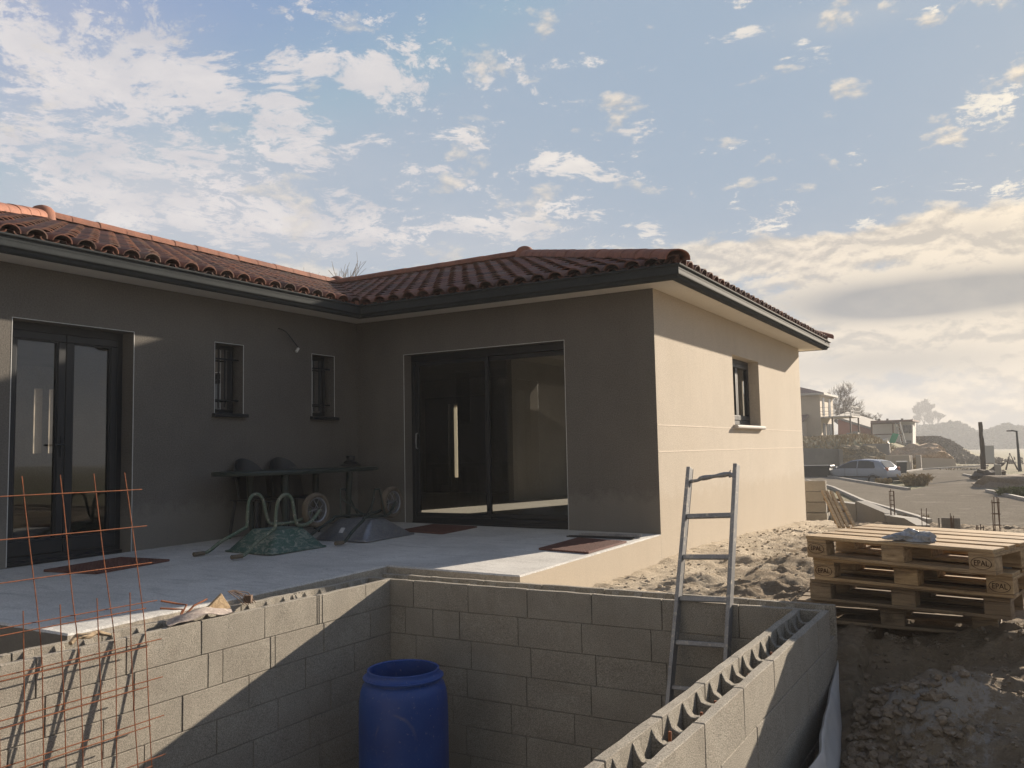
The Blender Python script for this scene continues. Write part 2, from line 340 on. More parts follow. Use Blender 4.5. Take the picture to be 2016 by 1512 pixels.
# ------------------------------------------------------------------ mesh helpers
class MB:
    def __init__(s): s.v = []; s.f = []; s.uv = []; s.mi = []
    def add(s, vs, fs, uv=(0.5, 0.5), mi=0):
        o = len(s.v); s.v += [tuple(p) for p in vs]
        for f in fs: s.f.append(tuple(i+o for i in f)); s.uv.append(uv); s.mi.append(mi)
        return s
    def box(s, c, d, rot=None, uv=None, mi=0, jit=0.0):
        hx, hy, hz = d[0]/2, d[1]/2, d[2]/2
        P = [Vector((x, y, z)) for x in (-hx, hx) for y in (-hy, hy) for z in (-hz, hz)]
        if jit: P = [p+Vector([random.uniform(-jit, jit) for _ in range(3)]) for p in P]
        if rot is not None: P = [rot @ p for p in P]
        P = [p+Vector(c) for p in P]
        return s.add(P, [(0, 1, 3, 2), (4, 6, 7, 5), (0, 4, 5, 1), (2, 3, 7, 6), (0, 2, 6, 4), (1, 5, 7, 3)], uv or (random.random()*50, random.random()*50), mi)
    def b2(s, a, b, **k):
        return s.box([(a[i]+b[i])/2 for i in range(3)], [abs(b[i]-a[i]) for i in range(3)], **k)
    def tube(s, pts, r, n=8, cap=True, uv=(.5, .5)):
        pts = [Vector(p) for p in pts]; rr = r if isinstance(r, (list, tuple)) else [r]*len(pts)
        prev = None; rings = []
        for i, p in enumerate(pts):
            t = (pts[min(i+1, len(pts)-1)]-pts[max(i-1, 0)]).normalized()
            if prev is None:
                a = Vector((0, 0, 1)) if abs(t.z) < .9 else Vector((1, 0, 0)); x = t.cross(a).normalized()
            else: x = (prev - t*prev.dot(t)).normalized()
            prev = x; y = t.cross(x)
            rings.append([p+(x*math.cos(k*2*math.pi/n)+y*math.sin(k*2*math.pi/n))*rr[i] for k in range(n)])
        vs = [q for g_ in rings for q in g_]
        fs = [(i*n+k, i*n+(k+1) % n, (i+1)*n+(k+1) % n, (i+1)*n+k) for i in range(len(pts)-1) for k in range(n)]
        if cap: fs += [tuple(range(n-1, -1, -1)), tuple(range((len(pts)-1)*n, len(pts)*n))]
        return s.add(vs, fs, uv)
    def lathe(s, prof, c=(0, 0, 0), n=32, axis='z', uv=(.5, .5)):
        vs = []
        for r, h in prof:
            for k in range(n):
                a = k*2*math.pi/n; q = (r*math.cos(a), r*math.sin(a), h)
                if axis == 'x': q = (q[2], q[0], q[1])
                if axis == 'y': q = (q[0], q[2], q[1])
                vs.append((q[0]+c[0], q[1]+c[1], q[2]+c[2]))
        fs = [(i*n+k, i*n+(k+1) % n, (i+1)*n+(k+1) % n, (i+1)*n+k) for i in range(len(prof)-1) for k in range(n)]
        return s.add(vs, fs, uv)
    def extrude(s, poly, vec, uv=(.5, .5), mi=0):          # polygon of 3-D points swept by vec
        n = len(poly); P = [Vector(p) for p in poly]; Q = [p+Vector(vec) for p in P]
        tri = tessellate_polygon([P])
        fs = [tuple(t) for t in tri]+[tuple(i+n for i in reversed(t)) for t in tri]+[(i, (i+1) % n, n+(i+1) % n, n+i) for i in range(n)]
        return s.add(P+Q, fs, uv, mi)
    def build(s, name, mat, parent=None, smooth=False, bevel=0, loc=None, weld=False, solid=0, segs=1):
        me = bpy.data.meshes.new(name)
        me.from_pydata(s.v, [], s.f); 
        for mt in (mat if isinstance(mat, list) else [mat]): me.materials.append(mt)
        ul = me.uv_layers.new(name='UVMap').data
        for p in me.polygons:
            u = s.uv[p.index]; p.material_index = s.mi[p.index]
            for li in p.loop_indices: ul[li].uv = u
        bm = bmesh.new(); bm.from_mesh(me)
        if weld: bmesh.ops.remove_doubles(bm, verts=bm.verts, dist=1e-4)
        bmesh.ops.recalc_face_normals(bm, faces=bm.faces)
        bm.to_mesh(me); bm.free()
        if smooth:
            for p in me.polygons: p.use_smooth = True
            me.set_sharp_from_angle(angle=R(40))
        o = bpy.data.objects.new(name, me); COL.objects.link(o)
        if parent: o.parent = parent
        if loc: o.location = loc
        if solid:
            md = o.modifiers.new('solid', 'SOLIDIFY'); md.thickness = solid; md.offset = -1
            if smooth: me_ = o.modifiers.new('split', 'EDGE_SPLIT'); me_.split_angle = R(42)
        if bevel:
            md = o.modifiers.new('bevel', 'BEVEL'); md.width = bevel; md.segments = segs; md.limit_method = 'ANGLE'; md.angle_limit = R(40)
        return o
def tag(o, label=None, cat=None, group=None, kind=None):
    if label: o['label'] = label
    if cat: o['category'] = cat
    if group: o['group'] = group
    if kind: o['kind'] = kind
    return o
def empty(name, loc=(0, 0, 0), rz=0, **k):
    o = bpy.data.objects.new(name, None); COL.objects.link(o); o.location = loc; o.rotation_euler = (0, 0, rz)
    o.empty_display_size = .1
    return tag(o, **k)
def copy_tree(o, parent=None):
    c = o.copy(); COL.objects.link(c)
    if parent: c.parent = parent
    for ch in list(o.children): copy_tree(ch, c)
    return c
def vn(p, s, seed=0): return noise.noise(Vector((p[0]*s+seed*17.3, p[1]*s-seed*5.1, (p[2] if len(p) > 2 else 0)*s+seed*3.7)))

# ------------------------------------------------------------------ ground
WX, WD, H = 4.242, 7.278, 2.634                 # wing width, wing depth, soffit height
PX, PY, PZ, PW = 3.35, -3.51, -.095, 3.05       # pool: inner left face, inner far face, rim, inner width
def lerp(x, T):
    if x <= T[0][0]: return T[0][1]
    for (a, u), (b, v) in zip(T, T[1:]):
        if x <= b: return u+(v-u)*(x-a)/(b-a)
    return T[-1][1]
def ss(a, b, x):
    t = min(1, max(0, (x-a)/(b-a))); return t*t*(3-2*t)
def gauss(x, y, cx, cy, rx, ry): return math.exp(-((x-cx)/rx)**2-((y-cy)/ry)**2)
PROF = [(-60, -1.4), (-12, -.95), (-6, -.88), (-4.6, -.78), (-3.7, -.52), (-2.95, -.36), (0, -.36), (3, -.40), (7.3, -.54), (10, -.80), (13.5, -1.1), (52, -1.1), (70, -1.5), (120, -2.2), (700, -4.5)]
def gh(x, y, fine=True):
    z = lerp(y, PROF)
    if x < 6.75 and -3.6 < y < 1: z += .13*gauss(x, y, 5.2, -2.9, 3, .8)
    if x < 9 and y > -3: z += .06*math.exp(-((x-WX)/.5)**2)*ss(-1, 1, y)*(1-ss(8, 9.5, y))
    z -= .035*gauss(x, y, 6.9, -2.4, .8, .5)
    if x > 6.3: z += .16*gauss(x, y, 7.2, -3.75, .38, .28)+.10*gauss(x, y, 7.9, -3.3, .5, .5)-.06*gauss(x, y, 6.9, -3.3, .3, .3)
    if y < -3.2: z -= .16*math.exp(-((x-6.68)/.30)**2)*(1-ss(-3.7, -3.2, y))
    if x > 7.6 and y < 8: z += -.10*ss(7.6, 10, x)
    if y < 11 and fine:
        f = 1-ss(8.5, 12, y)
        near = 1-ss(2.0, 8, y); f *= .45+.55*ss(WX+.1, WX+1.6, x); edge = ss(WX-.1, WX+.7, x) if y > -3.1 else 1
        z += f*(.055*vn((x, y, 0), .9, 1)+(.035+.05*near*edge)*vn((x, y, 0), 2.3, 2)+.042*vn((x, y, 0), 5.5, 3)+.034*vn((x, y, 0), 12, 4)+.022*vn((x, y, 0), 25, 5))
        rg = abs(vn((x*1.0, y*2.4, 0), 2.0, 9)); z += f*near*.05*(0.35-rg)
    # far plot on its bank, left of the bend
    mb = ss(58, 74, y+x*.25)*(1-ss(-6.0, -.5, x+vn((x, y, 0), .15, 6)*1.5-(y-70)*.02))
    z += mb*(3.1 if y < 400 else 0)*(1-ss(150, 260, y))*1.0
    # brush covered hill beyond
    z += .5*gauss(x, y, -6.5, 152, 4.5, 26)+.3*gauss(x, y, -1, 150, 4, 26)
    # lower street behind the lane
    if 26 < y < 62: z -= .48*ss(.6, 3.5, (x*.926+y*.377)-(-4.4*.926+49.4*.377)+0 if False else (y-28.5+(x-3.8)*2.55)*.365)*(1-ss(1.2, 3.2, x))
    if y > 50: z += .25*vn((x, y, 0), .12, 7)*ss(50, 60, y)
    return z
def axis(segs):
    L = []
    for a, b, s in segs:
        n = max(1, round((b-a)/s)); L += [a+(b-a)*i/n for i in range(n)]
    L.append(segs[-1][1]); return L
xs = axis([(-600, -100, 50), (-100, -20, 4), (-20, 2.0, 1.2), (2.0, 2.6, .3), (2.6, 4.2, .4), (4.2, 9.2, .036), (9.2, 14, .25), (14, 30, 2), (30, 100, 8), (100, 600, 50)])
ys = axis([(-60, -12, 4), (-12, -7, .5), (-7, -5.2, .12), (-5.2, -1.0, .034), (-1, 8.5, .075), (8.5, 14, .4), (14, 56, 2.0), (56, 80, .7), (80, 200, 3), (200, 600, 25)])
def ground():
    mb = MB(); nx = len(xs)
    for y in ys:
        for x in xs:
            if PX-.12 < x < PX+PW+.1 and -9.2 < y < PY+.1: z = -1.9
            elif x < WX-.12 and -6.0 < y < 7.2 and x > -7.4: z = -1.3
            elif x < PX-.22 and y < 7.2 and x > -9: z = -1.3 if y > -8 else -1.0
            else: z = gh(x, y)
            mb.v.append((x, y, z))
    for j in range(len(ys)-1):
        for i in range(nx-1):
            mb.f.append((j*nx+i, j*nx+i+1, (j+1)*nx+i+1, (j+1)*nx+i)); mb.uv.append((0, 0)); mb.mi.append(0)
    mt, g, b, co_, tc = newmat('soil', .97, .12)
    sp = g.n('ShaderNodeSeparateXYZ', ins={0: co_}); X, Y, Z = sp.outputs
    n = g.noise(co_, 1.7, 8, .68, .5); n2 = g.noise(co_, 9, 7, .7, .3)
    c = g.mix(g.ramp(n, [(.35, 0), (.65, 1)]), (.165, .128, .088), (.27, .212, .150))
    c = g.mix(g.ramp(n2, [(.46, 0), (.66, .85)]), c, (.30, .25, .185))
    # pale sand thrown up along the beige wall
    sandm = g.math('MULTIPLY', g.ramp(g.math('ADD', X, g.math('MULTIPLY', n, 1.6)), [(0, 1)]), 1.0)
    d = g.math('ADD', g.math('SUBTRACT', X, 4.24), g.math('MULTIPLY', g.math('SUBTRACT', n, .5), 2.6))
    sandm = g.ramp(g.math('MULTIPLY', d, .4, clamp=True), [(.22, 1), (.50, 0)])
    sandy = g.math('MULTIPLY', sandm, g.ramp(g.math('MULTIPLY', g.math('ADD', Y, 4), .06, clamp=True), [(.02, 0), (.07, 1), (.75, 1), (.9, .2)]))
    c = g.mix(g.math('MULTIPLY', sandy, .9), c, g.mix(g.ramp(n2, [(.3, 0), (.7, 1)]), (.38, .32, .24), (.56, .48, .37)))
    # straw and dry grass, patches of green
    st = g.noise(g.vmath('MULTIPLY', co_, (9, 26, 9)).outputs[0], 2.4, 6, .75, 1.2)
    c = g.mix(g.math('MULTIPLY', g.ramp(st, [(.54, 0), (.66, .7)]), g.math('SUBTRACT', 1.0, sandy)), c, (.33, .265, .165))
    far = g.ramp(g.math('MULTIPLY', Y, .01, clamp=True), [(.08, 0), (.13, 1)])
    gr = g.mix(g.ramp(g.noise(co_, .12, 5, .6), [(.35, 0), (.65, 1)]), (.10, .115, .045), (.20, .165, .095))
    c = g.mix(g.math('MULTIPLY', far, .8), c, gr)
    # spilled lime
    lm = g.noise(co_, 5.0, 9, .78, .6)
    def ell(cx, cy, rx, ry):
        a = g.math('DIVIDE', g.math('SUBTRACT', X, cx), rx); bb = g.math('DIVIDE', g.math('SUBTRACT', Y, cy), ry)
        return g.math('EXPONENT', g.math('MULTIPLY', g.math('ADD', g.math('MULTIPLY', a, a), g.math('MULTIPLY', bb, bb)), -1.0))
    e = g.math('ADD', ell(7.18, -3.78, .42, .28), g.math('ADD', g.math('MULTIPLY', ell(7.45, -2.6, .7, .6), .45), g.math('MULTIPLY', ell(7.0, -3.9, 1.2, .6), .4)))
    lm = g.math('ADD', g.math('MULTIPLY', lm, .6), g.math('MULTIPLY', g.noise(co_, 21, 7, .8, .3), .4))
    limem = g.ramp(g.math('ADD', lm, g.math('MULTIPLY', e, .16)), [(.63, 0), (.70, .6)])
    c = g.mix(g.math('MULTIPLY', limem, g.math('MULTIPLY', e, 1.6, clamp=True)), c, (.40, .385, .36))
    setcol(g, b, c); bump(g, b, g.math('ADD', g.noise(co_, 30, 8, .75), g.math('MULTIPLY', n2, 1.5)), .9, .03)
    o = mb.build('ground', mt, smooth=True); tag(o, kind='structure')
ground()

# road: the asphalt lane and junction, kerbs
ROADPX = [(1520, 916), (1590, 932), (1700, 951), (1790, 965), (1829, 957), (1780, 948), (1759, 933), (1815, 925), (1900, 920), (1945, 917), (1935, 930), (1897, 936), (1965, 948), (1979, 960), (1943, 968), (2016, 985), (2150, 1010), (2250, 1200), (2016, 1065), (1830, 1030), (1800, 1020), (1700, 990), (1640, 962), (1590, 948), (1540, 936)]
rp = [onz(x, y, -1.09) for x, y in ROADPX]
mb = MB(); tri = tessellate_polygon([rp]); mb.add(rp, [tuple(t) for t in tri]); tag(mb.build('road', M['asphalt']), kind='structure')
def kerb(idx, w=.14, h=.10, label=''):
    mb = MB()
    for a, b in zip(idx, idx[1:]):
        A, B = rp[a], rp[b]; d = (B-A); L = d.length; d.normalize(); n = max(1, int(L/1.0))
        for k in range(n):
            c = A+d*(L*(k+.5)/n); mb.box((c.x, c.y, -1.09+h/2-.03), (L/n-.015, w, h+.06), Matrix.Rotation(math.atan2(d.y, d.x), 3, 'Z'))
    tag(mb.build('kerb', M['kerb'], bevel=.01), kind='structure')
kerb([1, 2, 3]); kerb([6, 7, 8, 9]); kerb([11, 12, 13]); kerb([14, 15, 16]); kerb([19, 20, 21, 22, 23])

# ------------------------------------------------------------------ house
house = empty('house', (0, 0, 0), label='single storey house with dark grey and beige walls under a red tiled roof', cat='house')
def wall(name, mats, org, ux, uz, nrm, u0, u1, z0, z1, th, openings, endmi=(0, 0)):
    """wall sheet of thickness th behind plane; u runs along ux, openings = (u0,u1,z0,z1)"""
    us = sorted({u0, u1, *[o[0] for o in openings], *[o[1] for o in openings]}); zs = sorted({z0, z1, *[o[2] for o in openings], *[o[3] for o in openings]})
    O = Vector(org); ux = Vector(ux); nrm = Vector(nrm)
    def hole(i, j):
        if i < 0 or j < 0 or i >= len(us)-1 or j >= len(zs)-1: return True
        cu = (us[i]+us[i+1])/2; cz = (zs[j]+zs[j+1])/2
        return any(o[0] < cu < o[1] and o[2] < cz < o[3] for o in openings)
    P = lambda u, z, k: O+ux*u+Vector((0, 0, z))-nrm*(th*k)
    mb = MB()
    for i in range(len(us)-1):
        for j in range(len(zs)-1):
            if hole(i, j): continue
            a, b, c, d = us[i], us[i+1], zs[j], zs[j+1]
            mb.add([P(a, c, 0), P(b, c, 0), P(b, d, 0), P(a, d, 0)], [(0, 1, 2, 3)])
            mb.add([P(a, c, 1), P(b, c, 1), P(b, d, 1), P(a, d, 1)], [(3, 2, 1, 0)], mi=len(mats)-1)
            if hole(i-1, j): mb.add([P(a, c, 0), P(a, d, 0), P(a, d, 1), P(a, c, 1)], [(0, 1, 2, 3)], mi=endmi[0] if i == 0 else 0)
            if hole(i+1, j): mb.add([P(b, c, 0), P(b, c, 1), P(b, d, 1), P(b, d, 0)], [(0, 1, 2, 3)], mi=endmi[1] if i == len(us)-2 else 0)
            if hole(i, j-1): mb.add([P(a, c, 0), P(a, c, 1), P(b, c, 1), P(b, c, 0)], [(0, 1, 2, 3)])
            if hole(i, j+1): mb.add([P(a, d, 0), P(b, d, 0), P(b, d, 1), P(a, d, 1)], [(0, 1, 2, 3)])
    me = bpy.data.meshes.new(name); me.from_pydata(mb.v, [], mb.f)
    for mt in mats: me.materials.append(mt)
    for p in me.polygons: p.material_index = mb.mi[p.index]
    bm = bmesh.new(); bm.from_mesh(me); bmesh.ops.remove_doubles(bm, verts=bm.verts, dist=1e-4); bmesh.ops.recalc_face_normals(bm, faces=bm.faces); bm.to_mesh(me); bm.free()
    o = bpy.data.objects.new(name, me); COL.objects.link(o); o.parent = house; return o
DT = 2.15
D1 = (-4.602, -3.386, -.06, DT); W1 = (-2.377, -1.969, 1.363, DT); W2 = (-.861, -.448, 1.363, DT)
PD = (.788, 3.131, -.05, DT); CW = (2.975, 4.377, 1.167, DT+.01)
YA = -5.9; XB = -7.28
RD, RB, IN = M['render_dark'], M['render_beige'], M['interior']
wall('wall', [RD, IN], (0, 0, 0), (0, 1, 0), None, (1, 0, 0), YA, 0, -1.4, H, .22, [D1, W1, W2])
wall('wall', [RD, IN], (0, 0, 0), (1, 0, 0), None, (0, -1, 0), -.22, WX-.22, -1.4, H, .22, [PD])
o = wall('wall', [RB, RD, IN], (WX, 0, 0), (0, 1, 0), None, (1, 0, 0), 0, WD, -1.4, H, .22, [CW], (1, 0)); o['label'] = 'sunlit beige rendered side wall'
SL1 = (-3.27, -3.12, .31, 1.93)
wall('wall', [RB, IN], (0, WD, 0), (1, 0, 0), None, (0, 1, 0), XB, WX-.22, -1.4, H, .22, [SL1, (.9, 2.9, 0, 2.1), (3.2, 3.5, 0, 2.1)])
S1 = (-.275, -.125, 1.0, 2.13); S2 = (-.005, .145, 1.0, 2.13)
wall('wall', [RB, IN], (XB, 0, 0), (0, 1, 0), None, (-1, 0, 0), YA+.22, WD-.22, -1.4, H, .22, [S1, S2])
wall('wall', [RD, IN], (0, YA, 0), (1, 0, 0), None, (0, -1, 0), XB, -.22, -1.4, H, .22, [])
mb = MB(); mb.b2((XB+.22, YA+.22, -.10), (-.22, WD-.22, -.02)); mb.b2((-.22, .22, -.10), (WX-.22, WD-.22, -.021)); mb.build('floor', M['interior_floor'], house)
mb = MB(); mb.b2((XB+.22, YA+.22, 2.52), (-.22, WD-.22, 2.60)); mb.b2((-.22, .22, 2.52), (WX-.22, WD-.22, 2.601)); mb.build('ceiling', M['interior'], house)
mb = MB()
for a_, b_ in (((-.22, 4.3, -.02), (-.12, 7.05, 2.52)), ((-2.2, -2.75, -.02), (-.23, -2.65, 2.52)), ((1.35, 4.2, -.02), (4.0, 4.3, 2.52))):
    mb = MB(); mb.b2(a_, b_); mb.build('partition', M['interior'], house)
mb = MB(); mb.b2((-3.95, 6.9, -.02), (-3.32, 6.98, 2.1)); mb.b2((-3.07, 6.9, -.02), (-2.3, 6.98, 2.1)); mb.b2((-3.32, 6.9, 1.95), (-3.07, 6.98, 2.1)); mb.build('shutter', M['dark_panel'], house)
mb = MB(); mb.b2((2.35, 3.95, .95), (2.95, 4.19, 1.25)); mb.build('electric_panel', M['dark_panel'], house)
# render joints on the beige side
mb = MB()
for z in (1.127, .835): mb.b2((WX, .0, z-.005), (WX+.003, WD, z+.005))
mb.build('render_joint', M['render_joint'], house)

# --- soffit, gutters
OV = .355; G0, G1 = .345, .475
def eave_sides(d):  # polyline of the eave at overhang d, following the L shape + the hidden sides
    return [(d, YA-d), (d, -d), (WX+d, -d), (WX+d, WD+d), (XB-d, WD+d), (XB-d, YA-d)]
mb = MB()
o_, i_ = eave_sides(OV-.010), eave_sides(-.05)
n = 6
for a in range(n):
    b = (a+1) % n
    for z, fl in ((H+.002, 0), (H+.026, 1)):
        mb.add([(o_[a][0], o_[a][1], z), (o_[b][0], o_[b][1], z), (i_[b][0], i_[b][1], z), (i_[a][0], i_[a][1], z)], [(0, 1, 2, 3)])
    mb.add([(o_[a][0], o_[a][1], H+.002), (o_[b][0], o_[b][1], H+.002), (o_[b][0], o_[b][1], H+.026), (o_[a][0], o_[a][1], H+.026)], [(0, 1, 2, 3)])
    l0, l1 = eave_sides(OV-.011), eave_sides(OV+.001)
    P = lambda q, z: (q[0], q[1], z)
    za, zb2 = H-.012, H+.03
    mb.add([P(l0[a], za), P(l0[b], za), P(l0[b], zb2), P(l0[a], zb2), P(l1[a], za), P(l1[b], za), P(l1[b], zb2), P(l1[a], zb2)], [(0, 1, 2, 3), (7, 6, 5, 4), (3, 2, 6, 7), (0, 4, 5, 1)])
mb.build('soffit', M['soffit'], house)
mb = MB(); ff, fi = eave_sides(OV-.012), eave_sides(OV-.035)
for a in range(n):
    b = (a+1) % n
    z0, z1 = H+.027, H+.19
    P = lambda q, z: (q[0], q[1], z)
    mb.add([P(ff[a], z0), P(ff[b], z0), P(ff[b], z1), P(ff[a], z1), P(fi[a], z0), P(fi[b], z0), P(fi[b], z1), P(fi[a], z1)], [(0, 1, 2, 3), (7, 6, 5, 4), (3, 2, 6, 7), (0, 4, 5, 1)])
mb.build('fascia', M['gutter'], house)
GPROF = [(.344, .158), (.344, .028), (.352, .020), (.405, .020), (.418, .030), (.424, .052), (.437, .060), (.449, .064), (.452, .074), (.452, .142), (.458, .150), (.470, .153), (.474, .162), (.468, .171), (.458, .170), (.452, .163), (.446, .150), (.446, .078), (.436, .070), (.416, .060), (.408, .032), (.352, .030), (.352, .158)]
GPROF = [(a+.014, b-.034) for a, b in GPROF]
def gutter(idx, caps=True):
    mb = MB(); rings = []
    for i in idx:
        rings.append([(eave_sides(p[0])[i][0], eave_sides(p[0])[i][1], H+p[1]) for p in GPROF])
    k = len(GPROF)
    for a in range(len(idx)-1):
        mb.add(rings[a]+rings[a+1], [(j, (j+1) % k, k+(j+1) % k, k+j) for j in range(k)])
    if caps:
        for r_ in (rings[0], rings[-1]):
            lo = [r_[j] for j in range(0, 14)]; t = tessellate_polygon([[Vector(q) for q in lo]]); mb.add(lo, [tuple(x) for x in t])
    return mb.build('gutter', M['gutter'], house, smooth=False)
gutter([0, 1, 2, 3]); gutter([3, 4, 5, 0], False)

# --- roof tiles
S = .3255; TH = math.atan(S); Z0 = H+.128
EX0, EX1, EY0, EY1 = XB-.47, WX+.47, YA-.47, WD+.47
def tile_slope(mb_out, O, E, N, L, clips, run=4.15, fine=True):
    """O eave origin, E unit along eave, N unit inward"""
    O = Vector(O); E = Vector(E); N = Vector(N)
    up_ = (N*math.cos(TH)+Vector((0, 0, math.sin(TH)))); nr = Vector((-N.x*math.sin(TH), -N.y*math.sin(TH), math.cos(TH)))
    pitch, course = .2285, .36; T = MB()
    ncol = int(L/pitch)+1; nc = int(run/math.cos(TH)/course)+1
    na = 8 if fine else 4
    for c_ in range(ncol):
        for k in range(nc):
            v0 = k*course-.03+(.065 if k == 0 else 0); v1 = (k+1)*course+.03; jit = random.uniform(-.006, .006)
            for cover in (1, 0):
                uc = (c_+.5*cover)*pitch+jit*.6
                w0, w1 = (.094, .080) if cover else (.088, .096); h0, h1 = (.072, .060) if cover else (-.038, -.038)
                l0, l1 = (.024+.006*random.random(), .004) if cover else (.014, .0)
                vs = []
                for v, w, h, l in ((v0+jit, w0, h0, l0), (v1, w1, h1, l1)):
                    for q in range(na+1):
                        a = math.pi*q/na; x = -w*math.cos(a); hh = h*math.sin(a)
                        if not cover: hh += .020
                        vs.append(O+E*(uc+x)+up_*v+nr*(hh+l))
                n1 = na+1
                T.add(vs, [(q, q+1, n1+q+1, n1+q) for q in range(na)], uv=(c_+.5+.37*cover+O.x*.1, k+.5+.21*cover))
    # clip
    me = bpy.data.meshes.new('t'); me.from_pydata(T.v, [], T.f); ul = me.uv_layers.new(name='UVMap').data
    for p in me.polygons:
        for li in p.loop_indices: ul[li].uv = T.uv[p.index]
    bm = bmesh.new(); bm.from_mesh(me)
    for p, nn_ in clips:
        bmesh.ops.bisect_plane(bm, geom=bm.verts[:]+bm.edges[:]+bm.faces[:], plane_co=Vector(p), plane_no=Vector(nn_), clear_outer=True)
    lay = bm.loops.layers.uv.active; bm.verts.ensure_lookup_table()
    mb_out.add([v.co.copy() for v in bm.verts], [])
    o_ = len(mb_out.v)-len(bm.verts)
    for i, v in enumerate(bm.verts): v.index = i
    for f in bm.faces:
        mb_out.f.append(tuple(v.index+o_ for v in f.verts)); mb_out.uv.append(tuple(f.loops[0][lay].uv)); mb_out.mi.append(0)
    bm.free(); bpy.data.meshes.remove(me)
RX, RY = -3.64, 3.64                   # ridge lines
LEND, REND = -2.26, .60
roof = MB()
# south-east front slope over the long wall (+x facing)
tile_slope(roof, (.47, EY0, Z0), (0, 1, 0), (-1, 0, 0), 12, [((0, 0, 0), (1, 1, 0)), ((0, LEND+RX, 0), (-1, -1, 0)), ((RX, 0, 0), (-1, 0, 0))])
# front slope over the patio door (-y facing)
tile_slope(roof, (-3.7, -.47, Z0), (1, 0, 0), (0, 1, 0), 9, [((0, 0, 0), (-1, -1, 0)), ((4.24, 0, 0), (1, 1, 0)), ((0, RY, 0), (0, 1, 0))])
tile_slope(roof, (EX1, -.6, Z0), (0, 1, 0), (-1, 0, 0), 8.8, [((4.24, 0, 0), (-1, -1, 0)), ((EX1, EY1, 0), (-1, 1, 0)), ((REND, 0, 0), (-1, 0, 0))])
tile_slope(roof, (EX1+.1, EY1, Z0), (-1, 0, 0), (0, -1, 0), 12.8, [((EX1, EY1, 0), (1, -1, 0)), ((EX0, EY1, 0), (-1, -1, 0)), ((0, RY, 0), (0, -1, 0))], fine=False)
tile_slope(roof, (EX0, EY1+.1, Z0), (0, -1, 0), (1, 0, 0), 14.4, [((EX0, EY1, 0), (1, 1, 0)), ((EX0, EY0, 0), (1, -1, 0)), ((RX, 0, 0), (1, 0, 0))], fine=False)
tile_slope(roof, (EX0-.1, EY0, Z0), (1, 0, 0), (0, 1, 0), 8.6, [((EX0, EY0, 0), (-1, 1, 0)), ((.47, EY0, 0), (1, 1, 0)), ((0, LEND, 0), (0, 1, 0))], fine=False)
for k in range(26):
    t = .47-k*.16; z = Z0+(.47-t)*S
    roof.box((t-.05, -t-.05+.03, z+.03), (.05, .10, .07), Matrix.Rotation(R(45+random.uniform(-8, 8)), 3, 'Z'), jit=.01)
ro = roof.build('roof', M['tile'], house, smooth=True, solid=.011)
# deck under the tiles
ZR = Z0+S*4.11
dk = MB(); dz = -.045
e = lambda x, y: (x, y, Z0+dz); r_ = lambda x, y: (x, y, ZR+dz)
V_ = [e(.47, EY0), e(.47, -.47), e(EX1, -.47), e(EX1, EY1), e(EX0, EY1), e(EX0, EY0), r_(RX, LEND), r_(RX, RY), r_(REND, RY)]
dk.add(V_, [(0, 1, 7, 6), (1, 2, 8, 7), (2, 3, 8), (3, 4, 7, 8), (4, 5, 6, 7), (5, 0, 6)])
dk.build('roof_underlay', M['plastic_black'], ro)
def ridge(pts, big0=True, big1=False, name='ridge'):
    mb = MB()
    for A, B in zip(pts, pts[1:]):
        A = Vector(A); B = Vector(B); L = (B-A).length; n = max(1, round(L/.43)); t = (B-A)/L
        x = t.cross(Vector((0, 0, 1))).normalized(); y = x.cross(t)
        for k in range(n):
            j = random.uniform(-.003, .003); N_ = 10
            vs = []
            for s_, w, l in ((k*L/n-.02, .140, .005), ((k+1)*L/n+.012, .136, 0)):
                c = A+t*s_+y*(l+j)
                vs += [c-x*w*math.cos(math.pi*q/N_)+y*(.112*math.sin(math.pi*q/N_)**.8-.01) for q in range(N_+1)]
            mb.add(vs, [(q, q+1, N_+2+q, N_+1+q) for q in range(N_)])
    return mb.build(name, M['ridge'], ro, smooth=True, solid=.013)
zc = ZR+.075; ze = Z0+.055
ridge([(RX, LEND, zc), (RX, RY, zc)]); ridge([(REND, RY, zc), (RX, RY, zc)])
ridge([(.45, EY0+.02, ze), (RX, LEND, zc)]); ridge([(EX1-.02, -.45, ze), (REND, RY, zc)])
ridge([(EX1-.02, EY1-.02, ze), (REND, RY, zc)]); ridge([(EX0, EY1, ze), (RX, RY, zc)]); ridge([(EX0, EY0, ze), (RX, LEND, zc)])
for c in ((RX, LEND+.05), (REND-.02, RY), (RX, RY)):
    mb = MB(); mb.lathe([(.005, .185), (.06, .178), (.11, .155), (.15, .11), (.168, .05), (.172, -.03)], (c[0], c[1], zc-.02), 20); mb.build('ridge_cap', M['ridge'], ro, smooth=True)
# --- openings: beads, frames, glass
def frame_rect(mb, P, u0, u1, z0, z1, w, d0, d1):
    """rectangular frame; P(u, z, depth)->point; members butt end to end"""
    def bx(a, b, c, d):
        vs = [P(a, c, d0), P(b, c, d0), P(b, d, d0), P(a, d, d0), P(a, c, d1), P(b, c, d1), P(b, d, d1), P(a, d, d1)]
        mb.add(vs, [(0, 1, 2, 3), (7, 6, 5, 4), (0, 4, 5, 1), (3, 2, 6, 7), (0, 3, 7, 4), (1, 5, 6, 2)])
    wl, wr, wb, wt = w
    if wb: bx(u0, u1, z0, z0+wb)
    if wt: bx(u0, u1, z1-wt, z1)
    if wl: bx(u0, u0+wl, z0+wb, z1-wt)
    if wr: bx(u1-wr, u1, z0+wb, z1-wt)
    return bx
def PA(u, z, d): return Vector((-d, u, z))            # on the long wall, d into the house
def PB(u, z, d): return Vector((u, d, z))
def PC(u, z, d): return Vector((WX-d, u, z))
